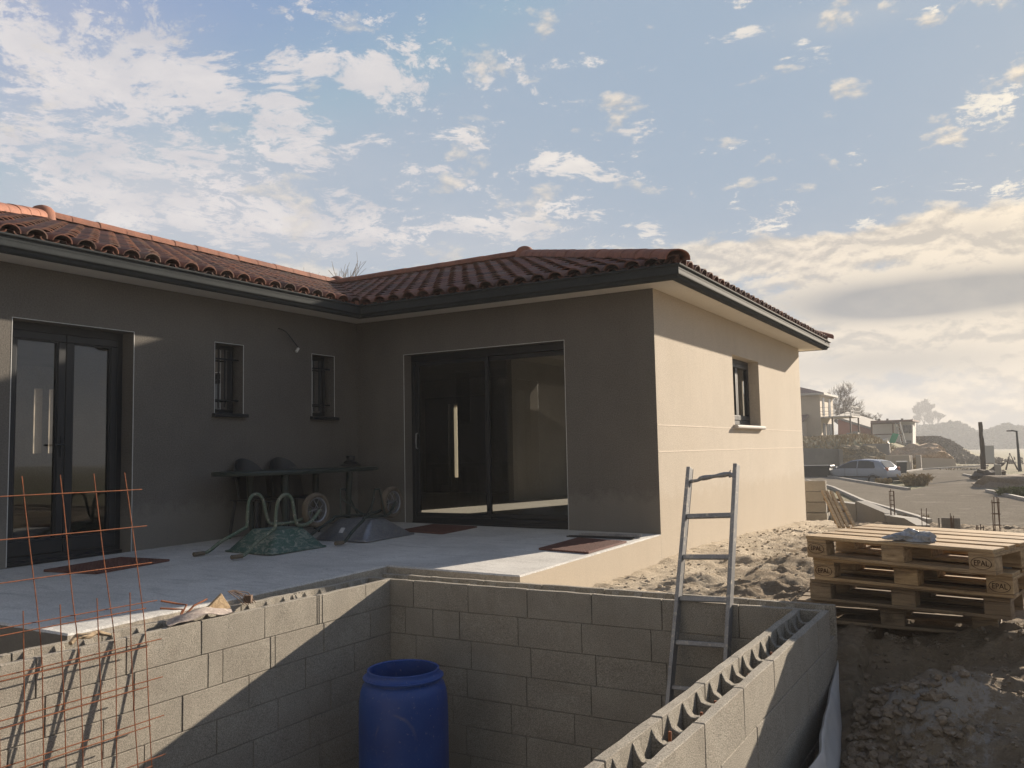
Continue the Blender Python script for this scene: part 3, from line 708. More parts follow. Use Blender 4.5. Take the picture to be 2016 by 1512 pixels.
def bead(P, o, bottom=True, parent=None, zb=None):
    mb = MB(); u0, u1, z0, z1 = o
    if zb is not None: z0 = zb
    w = .006
    frame_rect(mb, P, u0-.004, u1+.004, z0, z1+.004, (w, w, 0, w), -.002, .004)
    return mb.build('corner_bead', M['bead'], parent)
# patio door: two sliding leaves
pdr = MB(); u0, u1, z0, z1 = PD
d_in = .155
door = MB(); frame_rect(door, PB, u0+.002, u1-.002, z0+.03, z1-.002, (.05, .05, .07, .085), d_in, d_in+.10)
door_o = door.build('patio_door', M['alu_dark'], house, bevel=.003); door_o['label'] = 'dark sliding patio door with two glazed leaves'
um = (u0+u1)/2-.02
for a, b, dd in ((u0+.052, um+.035, d_in+.015), (um-.035, u1-.052, d_in+.055)):
    s_ = MB(); frame_rect(s_, PB, a, b, z0+.102, z1-.089, (.055, .055, .055, .055), dd, dd+.036); so_ = s_.build('sash', M['alu_dark'], door_o, bevel=.003)
    gm = MB(); gm.add([PB(a+.05, z0+.15, dd+.018), PB(b-.05, z0+.15, dd+.018), PB(b-.05, z1-.14, dd+.018), PB(a+.05, z1-.14, dd+.018)], [(0, 1, 2, 3)]); gm.build('glass', M['glass'], door_o)
hm = MB(); hx = u0+.082
hm.tube([PB(hx, .93, d_in+.010), PB(hx+.012, .94, d_in-.03), PB(hx+.016, 1.03, d_in-.042), PB(hx+.012, 1.12, d_in-.03), PB(hx, 1.13, d_in+.010)], .009, 8); hm.build('handle', M['alu'], door_o, smooth=True)
tk = MB(); tk.b2((u0+.01, d_in-.035, z0+.005), (u1-.01, d_in-.002, z0+.030)); tk.b2((u0+.01, d_in-.02, z0+.03), (u1-.01, d_in-.006, z0+.05)); tk.build('threshold', M['alu_dark'], door_o, bevel=.003)
bead(PB, PD, parent=door_o, zb=-.04)
st = MB(); st.b2((u0+.002, .004, z0-.01), (u1-.002, d_in+.1, z0+.003)); st.build('door_step', M['slab'], door_o)
# french door
u0, u1, z0, z1 = D1; di = .175
fd = MB(); frame_rect(fd, PA, u0+.002, u1-.002, z0+.03, z1-.002, (.06, .06, .05, .075), di, di+.07); fdo = fd.build('french_door', M['alu_dark'], house, bevel=.003); fdo['label'] = 'dark framed french door with two tall glazed leaves'
um = (u0+u1)/2
for a, b in ((u0+.063, um-.002), (um+.002, u1-.063)):
    s_ = MB(); frame_rect(s_, PA, a, b, z0+.082, z1-.079, (.075, .075, .13, .075), di-.012, di+.05); s_.build('sash', M['alu_dark'], fdo, bevel=.006)
    s_ = MB(); frame_rect(s_, PA, a+.075, b-.075, z0+.212, z1-.154, (.012, .012, .012, .012), di+.002, di+.04); s_.build('glazing_bead', M['alu_dark'], fdo)
    gm = MB(); gm.add([PA(a+.07, z0+.2, di+.02), PA(b-.07, z0+.2, di+.02), PA(b-.07, z1-.15, di+.02), PA(a+.07, z1-.15, di+.02)], [(0, 1, 2, 3)]); gm.build('glass', M['glass'], fdo)
tk = MB(); tk.b2((-di+.002, u0+.01, z0+.004), (-di+.05, u1-.01, z0+.04)); tk.build('threshold', M['alu_dark'], fdo, bevel=.003)
hm = MB(); hm.b2((-di+.013, um-.045, .90), (-di+.022, um-.015, 1.1)); hm.tube([(-di+.02, um-.03, 1.02), (-di+.06, um-.03, 1.02), (-di+.065, um-.13, 1.02)], .009, 8); hm.build('handle', M['alu_dark'], fdo)
bead(PA, D1, parent=fdo, zb=-.04)
# two narrow barred windows
for (u0, u1, z0, z1) in (W1, W2):
    di = .165; wm = MB(); frame_rect(wm, PA, u0+.002, u1-.002, z0+.002, z1-.002, (.05, .05, .05, .05), di, di+.05); wo = wm.build('window', M['alu_dark'], house, bevel=.003); wo['label'] = 'narrow barred window'
    gm = MB(); gm.add([PA(u0+.045, z0+.045, di+.025), PA(u1-.045, z0+.045, di+.025), PA(u1-.045, z1-.045, di+.025), PA(u0+.045, z1-.045, di+.025)], [(0, 1, 2, 3)]); gm.build('pane', M['glass'], wo)
    gr = MB()
    for q in (.30, .52, .74): u = u0+(u1-u0)*q; gr.tube([PA(u, z0+.07, .085), PA(u, z1-.06, .085)], .0085, 8)
    for z in (z0+.15, z1-.17): gr.box(PA((u0+u1)/2, z, .085), (.022, u1-u0-.004, .016))
    gr.build('grille', M['alu_dark'], wo)
    sm = MB(); sm.extrude([(.055, u0-.035, z0-.045), (.055, u0-.035, z0-.008), (.0, u0-.035, z0-.001), (-.0, u0-.035, z0-.045)], (0, u1-u0+.07, 0)); sm.build('sill', M['render_dark'] if False else M['alu_dark'], wo, bevel=.003)
    sm = MB(); sm.b2((-.16, u0+.002, z0-.03), (-.001, u1-.002, z0+.003)); sm.build('sill', M['alu_dark'], wo)
    bead(PA, (u0, u1, z0, z1), parent=wo)
# side window
u0, u1, z0, z1 = CW; di = .16
wm = MB(); frame_rect(wm, PC, u0+.002, u1-.002, z0+.03, z1-.002, (.06, .06, .06, .06), di, di+.06)
wo = wm.build('window', M['alu_dark'], house, bevel=.003); wo['label'] = 'wide window in the sunlit beige wall'
um = (u0+u1)/2
for a, b in ((u0+.063, um-.002), (um+.002, u1-.063)):
    s_ = MB(); frame_rect(s_, PC, a, b, z0+.092, z1-.065, (.06, .06, .07, .06), di-.01, di+.04); s_.build('sash', M['alu_dark'], wo, bevel=.004)
    gm = MB(); gm.add([PC(a+.05, z0+.15, di+.02), PC(b-.05, z0+.15, di+.02), PC(b-.05, z1-.12, di+.02), PC(a+.05, z1-.12, di+.02)], [(0, 1, 2, 3)]); gm.build('pane', M['glass'], wo)
sm = MB(); prof = [(-.20, .0), (-.20, .025), (.045, .008), (.06, .003), (.068, -.012), (.066, -.030), (.052, -.042), (.0, -.042)]
sm.extrude([(WX+a, u0-.055, z0-.002+b) for a, b in prof[2:]]+[(WX+.0005, u0-.055, z0+.008)], (0, u1-u0+.11, 0)); sm.build('sill', M['white_wall'], wo, smooth=False)
sm = MB(); sm.b2((WX-.2, u0+.002, z0-.03), (WX-.001, u1-.002, z0+.012)); sm.build('sill', M['white_wall'], wo)
# tall slot and rear glazing at the back
for o_ in (SL1,):
    gm = MB(); gm.add([(o_[0], WD-.1, o_[2]), (o_[1], WD-.1, o_[2]), (o_[1], WD-.1, o_[3]), (o_[0], WD-.1, o_[3])], [(0, 1, 2, 3)]); gm.build('pane', M['glass'], house)

# ------------------------------------------------------------------ terrace slab
def slab():
    PL = [(.001, -.001), (WX, -.001), (WX, -3.04), (2.94, -3.04), (2.94, -5.885), (.001, -5.885)]
    mb = MB(); top = []
    # resample outline so that edges are slightly rough
    pts = []
    for (a, b), (c, d) in zip(PL, PL[1:]+PL[:1]):
        L = math.hypot(c-a, d-b); n = max(1, int(L/.05)) if not (a < .01 and c < .01) and not (b > -.01 and d > -.01) else 1
        for k in range(n):
            t = k/n; x, y = a+(c-a)*t, b+(d-b)*t
            j = .004*vn((x, y, 0), 9, 3)+.003*vn((x, y, 0), 40, 5)
            nx_, ny_ = (d-b)/L, -(c-a)/L
            pts.append((x+nx_*j*(n > 1)*(x < WX-.01), y+ny_*j*(n > 1), n > 1))
    n = len(pts); zt = lambda x, y: -.012*x+.011*y
    T = [Vector((x, y, zt(x, y))) for x, y, r in pts]
    T2 = []
    for i, (x, y, r) in enumerate(pts):
        A = pts[i-1]; B = pts[(i+1) % n]; t = Vector((B[0]-A[0], B[1]-A[1], 0)).normalized(); inn = Vector((t.y, -t.x, 0))
        T2.append(T[i]+(inn*-0+Vector((0, 0, -.010-.004*random.random()))))
        ins = Vector((t.y, -t.x, 0)); c = T[i]+ins*.012
        if r: T[i] = c
    tri = tessellate_polygon([T])
    mb.add(T, [tuple(t) for t in tri])
    lower = [Vector((p.x, p.y, -1.35)) for p in T2]; mid = [Vector((p.x, p.y, zt(p.x, p.y)-.125)) for p in T2]
    mb.add(T+T2, [(i, (i+1) % n, n+(i+1) % n, n+i) for i in range(n)])
    for i in range(n):
        j = (i+1) % n; beige = T2[i].x > WX-.01 and T2[j].x > WX-.01; dark = T2[i].y < -5.87 and T2[j].y < -5.87
        mi = 2 if beige else (3 if dark else 1)
        mb.add([T2[i], T2[j], mid[j], mid[i]], [(0, 1, 2, 3)], mi=mi); mb.add([mid[i], mid[j], lower[j], lower[i]], [(0, 1, 2, 3)], mi=mi)
    o = mb.build('terrace', [M['slab'], M['raw_concrete'], M['render_beige'], M['render_dark']], weld=True)
    tag(o, kind='structure')
slab()
zt = lambda x, y: -.012*x+.011*y

# ------------------------------------------------------------------ pool shell of hollow blocks
BH, BL = .2035, .50
pool = empty('pool_shell', (PX+PW/2, PY-2.5, -1.6), label='unfinished pool basin of hollow grey cement blocks beside the terrace', cat='pool')
def block_wall(name, P, u0, u1, zt_, courses, first, saddles=True, jl=(), label=None, t=.20):
    """P(u, across, z): across 0 = inner face, t = outer face"""
    mb = MB(); rr = random.Random(hash(name) % 999+len(first))
    sh = .042
    for k in range(courses):
        zb = zt_-(k+1)*BH
        js = [u0]; u = u0+first[k % len(first)]
        while u < u1-.03: js.append(u); u += BL
        js.append(u1)
        ex = jl[k] if k < len(jl) else ()
        js = sorted(js+[q for q in ex if u0 < q < u1])
        for a, b in zip(js, js[1:]):
            uv = (rr.random()*90, rr.random()*90)
            for (c0, c1, s_) in ((0, sh, 1), (t-sh, t, -1)):
                off = rr.uniform(-.0022, .0022); g_ = .0022; zg = .0016
                # face split into a slightly irregular grid
                nu = max(1, int((b-a)/.09)) if k == 0 else 1
                uu = [a+g_+(b-a-2*g_)*q/nu for q in range(nu+1)]
                top = [zb+BH-zg+(rr.uniform(-.004, .001) if k == 0 else 0) for _ in uu]
                vs = []
                for q, x in enumerate(uu):
                    r1 = rr.uniform(-.002, .002) if k == 0 else 0
                    vs += [P(x, c0+off, zb+zg), P(x, c1+off, zb+zg), P(x, c1+off+r1, top[q]), P(x, c0+off-r1, top[q])]
                fs = []
                for q in range(nu):
                    i = q*4; fs += [(i+e1, i+(e1+1) % 4, i+4+(e1+1) % 4, i+4+e1) for e1 in range(4)]
                fs += [(3, 2, 1, 0), (nu*4, nu*4+1, nu*4+2, nu*4+3)]
                mb.add(vs, fs, uv)
            if k == 0:
                nw = max(1, round((b-a)/.173))
                for q in range(nw):
                    w = (b-a)/nw; uc = a+w*(q+.5); tw = .036
                    # web with a dip between the shells
                    prof = []
                    dip = rr.uniform(.055, .075)
                    for s_ in range(9):
                        x = sh+(t-2*sh)*s_/8; xx = (s_/8-.5)*2
                        h_ = -dip*(1-abs(xx)**4.5)+rr.uniform(-.005, .005)
                        prof.append((x, min(zt_-.006, zt_-.004+h_)))
                    bot = zt_-.2; n = len(prof)
                    vs = []
                    fl = lambda x: tw/2+.012*abs((x-t/2)/(t/2-sh))**2.5
                    for du in (-1, 1):
                        vs += [P(uc+du*(fl(x)+rr.uniform(-.002, .002)), x, z) for x, z in prof]+[P(uc+du*fl(sh), t-sh, bot), P(uc+du*fl(sh), sh, bot)]
                    N = n+2
                    fs = [tuple(range(N)), tuple(range(2*N-1, N-1, -1))]+[(i, (i+1) % N, N+(i+1) % N, N+i) for i in range(N)]
                    mb.add(vs, fs, uv)
    # core just behind the faces, so that joints read dark
    zc_ = zt_-BH+.02
    mb.add([P(u0+.004, .012, zc_-.001), P(u1-.004, .012, zc_-.001), P(u1-.004, t-.012, zc_-.001), P(u0+.004, t-.012, zc_-.001),
            P(u0+.004, .012, zt_-courses*BH), P(u1-.004, .012, zt_-courses*BH), P(u1-.004, t-.012, zt_-courses*BH), P(u0+.004, t-.012, zt_-courses*BH)],
           [(0, 1, 2, 3), (7, 6, 5, 4), (0, 4, 5, 1), (1, 5, 6, 2), (2, 6, 7, 3), (3, 7, 4, 0)], (3, 3))
    o = mb.build(name, M['block'], pool, bevel=.003); 
    o.matrix_parent_inverse = Matrix.Translation(-pool.location)
    if label: o['label'] = label
    return o
# left wall (inner face x = PX, solid towards -x)
block_wall('wall', lambda u, a, z: Vector((PX-a, -u, z)), -PY+.002, 9.2, PZ, 8, [.29, .24, .42, .17, .38], jl=[(4.27, 4.32), (4.71, 5.14)], t=.26)
# far wall
block_wall('wall', lambda u, a, z: Vector((u, PY+a, z)), PX-.26, PX+PW+.20, PZ, 8, [.48, .40, .50, .46, .33, .45], jl=[(), (3.75,)], t=.26)
# right wall
block_wall('wall', lambda u, a, z: Vector((PX+PW+a, -u, z)), -PY+.003, 9.2, PZ, 8, [.30, .12, .40, .22], jl=[(), ()])
# near wall
block_wall('wall', lambda u, a, z: Vector((u, -9.2-a, z)), PX-.20, PX+PW+.20, PZ, 8, [.2, .4])
mb = MB(); mb.b2((PX-.1, -9.3, -1.86), (PX+PW+.1, PY+.1, -1.58)); tag(mb.build('pool_floor', M['raw_concrete']), kind='structure')
# short starter bars standing in the cells of the right wall
for y in (-4.53, -4.96, -5.17, -5.40, -5.61, -5.84):
    x = PX+PW+.10+random.uniform(-.03, .03); mb = MB(); mb.tube([(x, y, PZ-.2), (x+.004, y+.003, PZ-.022-random.random()*.02)], .006, 6)
    o = mb.build('starter_bar', M['rebar'], pool); o.matrix_parent_inverse = Matrix.Translation(-pool.location)

# plastic waterproofing membrane outside the right wall
def membrane():
    T = [(-3.252, -0.406, 0.004, 0.03), (-3.358, -0.445, 0.012, 0.1), (-3.617, -0.493, 0.03, 0.19), (-4.001, -0.526, 0.07, 0.25), (-4.337, -0.541, 0.11, 0.3), (-4.577, -0.56, 0.15, 0.36), (-4.769, -0.584, 0.12, 0.4), (-4.913, -0.618, 0.09, 0.44), (-5.153, -0.656, 0.1, 0.5), (-5.729, -0.694, 0.1, 0.5), (-6.689, -0.733, 0.1, 0.5)]
    mb = MB(); rows = []
    X0 = PX+PW+.2
    for i in range(64):
        y = -3.252-(3.44)*i/63
        z = lerp(-y, [(-a, b) for a, b, c, d in T]); off = lerp(-y, [(-a, c) for a, b, c, d in T]); h_ = lerp(-y, [(-a, d) for a, b, c, d in T])
        row = []
        for k in range(9):
            t = k/8
            xx = X0+off*(1-.0*t)+.05*t*min(1, (abs(y)-3.23)*2)+.02*math.sin(t*3+y*5)*(1-t)*t*3
            row.append(Vector((xx+.008*vn((y*3, t*2, 0), 2, 3), y, z-h_*t)))
        # curled top
        rows.append([Vector((row[0].x-.018, y, row[0].z-.004)), row[0]+Vector((-.006, 0, .008))]+row)
    n = len(rows[0])
    mb.add([p for r_ in rows for p in r_], [(i*n+k, i*n+k+1, (i+1)*n+k+1, (i+1)*n+k) for i in range(63) for k in range(n-1)])
    o = mb.build('waterproofing_sheet', M['membrane'], smooth=True, solid=.005)
    tag(o, 'pale plastic waterproofing sheet peeling from the outer side of the pool wall', 'plastic sheet')
membrane()

# ------------------------------------------------------------------ reinforcing mesh sheets
def mesh_sheet(name, ys_, zs_, xf, r=.0031, tilt=0.0, label=''):
    mb = MB()
    zz = lambda y, z: z+tilt*(y+5.6)
    for k, y in enumerate(ys_):
        mb.tube([(xf(z, y), y+.02*vn((y, z, 0), 1.3, k)*1.0+.05*max(0, z-.3)*0, zz(y, z)) for z in [zs_[0]-.06+(zs_[-1]-zs_[0]+.16)*i/14 for i in range(15)]], r, 6)
    for j, z in enumerate(zs_):
        mb.tube([(xf(z, y)+2*r, y, zz(y, z)+.006*vn((y, z, 3), 1.1, j)) for y in [ys_[0]+.09+(ys_[-1]-ys_[0]-.20)*i/18 for i in range(19)]], r, 6)
    o = mb.build(name, M['rebar'], smooth=True); tag(o, label, 'rebar mesh', 'rusty reinforcing mesh sheets leaning on the pool wall'); return o
def xf1(z, y): return PX+.012+(.07*(PZ-z) if z < PZ else -.235*(z-PZ))
def xf2(z, y): return PX+.026+(.09*(PZ-z) if z < PZ else -.06*(z-PZ))
mesh_sheet('rebar_mesh', [-5.686-.2*i for i in range(12)], [.70-.21*i for i in range(11)][::-1], xf1, label='taller rusty wire mesh sheet standing well above the pool wall')
mesh_sheet('rebar_mesh', [-5.79-.2*i for i in range(11)], [.045-.21*i for i in range(9)][::-1], xf2, label='lower rusty wire mesh sheet close behind the taller one')

# ------------------------------------------------------------------ barrel
bx_, by_ = 4.02, -4.22
bar = empty('barrel', (bx_, by_, -1.545), label='blue plastic open-top barrel standing in the corner of the pool', cat='barrel')
mb = MB(); R0 = .290
prof = [(.02, .0), (R0-.03, .0), (R0-.008, .02), (R0, .06), (R0+.004, .30), (R0+.004, .62), (R0, .80), (R0-.008, .865), (R0-.022, .905), (R0-.046, .928), (R0-.046, .945), (R0-.036, .95), (R0-.034, .965), (R0-.046, .972), (R0-.052, .985), (R0-.052, 1.002), (R0-.058, 1.006), (R0-.066, 1.0), (R0-.066, .93), (R0-.03, .86), (R0-.012, .6), (R0-.012, .06), (.02, .03)]
mb.lathe(prof, (0, 0, 0), 48); mb.build('body', M['plastic_blue'], bar, smooth=True)
mb = MB(); mb.lathe([(R0-.036, .946), (R0-.026, .948), (R0-.024, .957), (R0-.034, .962)], (0, 0, 0), 48); mb.build('clamp_ring', M['plastic_blue'], bar, smooth=True)

# ------------------------------------------------------------------ ladder
def ladder():
    A, B = Vector((5.714, -3.276, 0.741)), Vector((6.031, -3.286, 0.76))       # rail tops
    C, D = Vector((5.642, -3.934, -1.53)), Vector((6.002, -3.915, -1.53))         # feet
    root = empty('ladder', tuple((C+D)/2), label='single aluminium ladder leaning out of the pool with a cloth tied round its top rung', cat='ladder')
    inv = -((C+D)/2); wd = (B-A).normalized()
    for T, Bm in ((A, C), (B, D)):
        t = (T-Bm); L = t.length; t.normalize(); x = (wd-t*wd.dot(t)).normalized(); y = t.cross(x)
        rot = Matrix((x, y, t)).transposed()
        mb = MB(); c = (T+Bm)/2+inv
        mb.box(c-rot@Vector((0, .032, 0)), (.024, .003, L), rot); mb.box(c+rot@Vector((0, .032, 0)), (.024, .003, L), rot); mb.box(c+rot@Vector((.011 if T is B else -.011, 0, 0)), (.003, .061, L), rot)
        mb.box(c+rot@Vector((-.009 if T is B else .009, 0, 0)), (.003, .061, L), rot)
        mb.build('rail', M['alu'], root, bevel=.001)
    k = 0
    for s in (.082, .33, .595, .86, 1.13):
        L = (A-C).length; a = A+(C-A)*(s/ L*1.0+.0); b = B+(D-B)*(s/L)
        t = (A-C).normalized(); x = (b-a).normalized(); y = t.cross(x); rot = Matrix((x, y.normalized(), x.cross(y).normalized())).transposed()
        mb = MB(); c = (a+b)/2+inv
        if k > 0: mb.box(c, ((b-a).length-.02, .034, .030), rot); mb.build('rung', M['alu'], root, bevel=.004)
        else:
            pts = [a+inv+x*.01+t*-.012, a+inv+x*.06+t*-.008]+[a+inv+x*(.08+.02*i)+t*(.004+.002*i) for i in range(11)]+[b+inv-x*.01+t*.0]
            mb.tube([p for p in pts], [.013, .010]+[.015+.003*math.sin(i) for i in range(11)]+[.012], 10)
            mb.tube([b+inv-x*.04, b+inv-x*.045+t*.03, b+inv-x*.038+t*.05], [.008, .006, .002], 6)
            mb.tube([b+inv-x*.014, b+inv-x*.02+t*.03, b+inv-x*.024+t*.045], [.008, .006, .002], 6)
            mb.tube([a+inv+x*.012-t*.01, a+inv+x*.012-t*.05], [.008, .003], 6)
            o = mb.build('rung', M['alu'], root, smooth=True); o['label'] = 'bent top rung wrapped in a grey tie'
        k += 1
    for s in (1.40, 1.67, 1.94, 2.2):
        L = (A-C).length; a = A+(C-A)*(s/L); b = B+(D-B)*(s/L); t = (A-C).normalized(); x = (b-a).normalized(); y = t.cross(x)
        rot = Matrix((x, y.normalized(), x.cross(y).normalized())).transposed(); mb = MB(); mb.box((a+b)/2+inv, ((b-a).length-.02, .030, .026), rot); mb.build('rung', M['alu'], root, bevel=.004)
ladder()

# ------------------------------------------------------------------ pallets
def text_mesh(txt, size):
    cu = bpy.data.curves.new('txt', 'FONT'); cu.body = txt; cu.size = size; cu.align_x = 'CENTER'; cu.align_y = 'CENTER'; cu.extrude = .0006
    o = bpy.data.objects.new('txt', cu); COL.objects.link(o); dg = bpy.context.evaluated_depsgraph_get()
    me = bpy.data.meshes.new_from_object(o.evaluated_get(dg)); bpy.data.objects.remove(o); return me
EP = text_mesh('EPAL', .042)
def pallet(loc, rz, label, tilt=(0, 0), epal=True, old=False, seed=0):
    rnd = random.Random(seed)
    root = empty('pallet', loc, rz, label=label, cat='pallet', group='wooden pallets in the stack beside the pool')
    root.rotation_euler = (tilt[0], tilt[1], rz)
    wm = M['wood_old'] if old else M['wood']
    # origin: front-left bottom corner; x along 1.2 m, y depth .8, z up
    def bd(name, a, b, jit=.0015):
        mb = MB(); mb.b2(a, b, jit=jit); return mb.build(name, wm, root, bevel=.003)
    for y0, y1 in ((0, .145), (.1825, .2825), (.3275, .4725), (.5175, .6175), (.655, .80)):
        z = .122+rnd.uniform(-.001, .001); j = rnd.uniform(-.006, .006); bd('deck_board', (j, y0, z), (1.2+j, y1, z+.022))
    for x0, x1 in ((0, .145), (.5275, .6725), (1.055, 1.2)): bd('cross_board', (x0, .002, .100), (x1, .798, .1208))
    for y0, y1 in ((0, .10), (.3275, .4725), (.70, .80)):
        bd('bottom_board', (rnd.uniform(-.004, .004), y0, 0), (1.2, y1, .0215))
        for x0, x1 in ((.001, .144), (.529, .672), (1.056, 1.199)):
            bd('block', (x0, y0+.001, .0225), (x1, y1-.001, .0995), .002)
    if epal:
        for cx in (.072, 1.128):
            mb = MB(); n = 28; a, b = .058, .034
            vs = []
            for q in range(n):
                t = q*2*math.pi/n
                for s_ in (1.0, .93): vs += [(cx+a*s_*math.cos(t), -.0026, .062+b*s_*math.sin(t)), ]
            mb.add(vs, [(2*q, 2*q+1, (2*q+3) % (2*n), (2*q+2) % (2*n)) for q in range(n)])
            o_ = len(mb.v); mb.add([(cx+v.co.x*.92, -.0026-v.co.z, .062+v.co.y*1.05) for v in EP.vertices], [tuple(p.vertices) for p in EP.polygons])
            me_ = mb.build('stamp', M['ink'], root); me_['label'] = 'oval EPAL stamp'
    else:
        pass
    return root
PZ0 = -.335
Pt = Matrix.Rotation(0, 3, 'Z')
prz = R(-19)
def ploc(px, py, z):
    v = fw+r2*((px-1008)/F)-u2*((py-756)/F); t = (z-CZ)/v.z; return Vector((CX, CY, CZ))+v*t
PZ0 = -.318
TL = (R(1.6), 0)
pallet((6.25, -2.74, PZ0), R(-1), 'weathered bottom pallet resting on the soil', TL, False, True, 1)
pallet((6.345, -2.76, PZ0+.150), R(-10.7), 'frost-dusted third pallet down, second from the soil', TL, False, True, 2)
pallet((6.388, -2.82, PZ0+.300), R(-15.2), 'second pallet from the top with oval stamps, pushed out to the right', TL, True, False, 3)
pallet((6.36, -2.86, PZ0+.450), R(-23), 'topmost pallet with crisp oval stamps and a plastic bag on it', TL, True, False, 4)

def blobby(name, c, d, mat, label, cat, seed=0, rz=0, n=18, amp=.35, flat=True, parent=None, detail=3.0):
    mb = MB(); m_ = n//2; vs = []
    for j in range(m_+1):
        ph = math.pi*j/m_
        for i in range(n):
            th = 2*math.pi*i/n; v = Vector((math.sin(ph)*math.cos(th), math.sin(ph)*math.sin(th), math.cos(ph)))
            k = 1+amp*vn(v, detail*.6, seed)+amp*.5*vn(v, detail*1.8, seed+3)
            q = v*k
            if flat and q.z < -.25: q.z = -.25+(q.z+.25)*.1
            vs.append((q.x*d[0], q.y*d[1], (q.z+.25)*d[2]))
    mb.add(vs, [(j*n+i, j*n+(i+1) % n, (j+1)*n+(i+1) % n, (j+1)*n+i) for j in range(m_) for i in range(n)])
    o = mb.build(name, mat, parent, smooth=True, loc=c, weld=True); o.rotation_euler = (0, 0, rz)
    if label: tag(o, label, cat)
    return o

def top_of(px, py, z): return ploc(px, py, z)
q = top_of(1800, 1064, PZ0+.600); blobby('plastic_bag', (q.x, q.y, PZ0+.598), (.115, .055, .05), M['frost'], 'crumpled grey plastic bag lying on the topmost pallet', 'bag', 3, R(-15), amp=.5, n=26)
q = top_of(1758, 1063, PZ0+.600); blobby('rag', (q.x, q.y, PZ0+.603), (.06, .03, .022), M['frost'], 'flat grey rag beside the bag on the topmost pallet', 'rag', 5, R(-20), amp=.5, n=20)
q = top_of(1976, 1112, PZ0+.46); blobby('plastic_bag', (q.x, q.y, PZ0+.448), (.05, .07, .022), M['frost'], 'frosty plastic scrap on the right end of the second pallet', 'bag', 8, R(10), amp=.6, n=20)

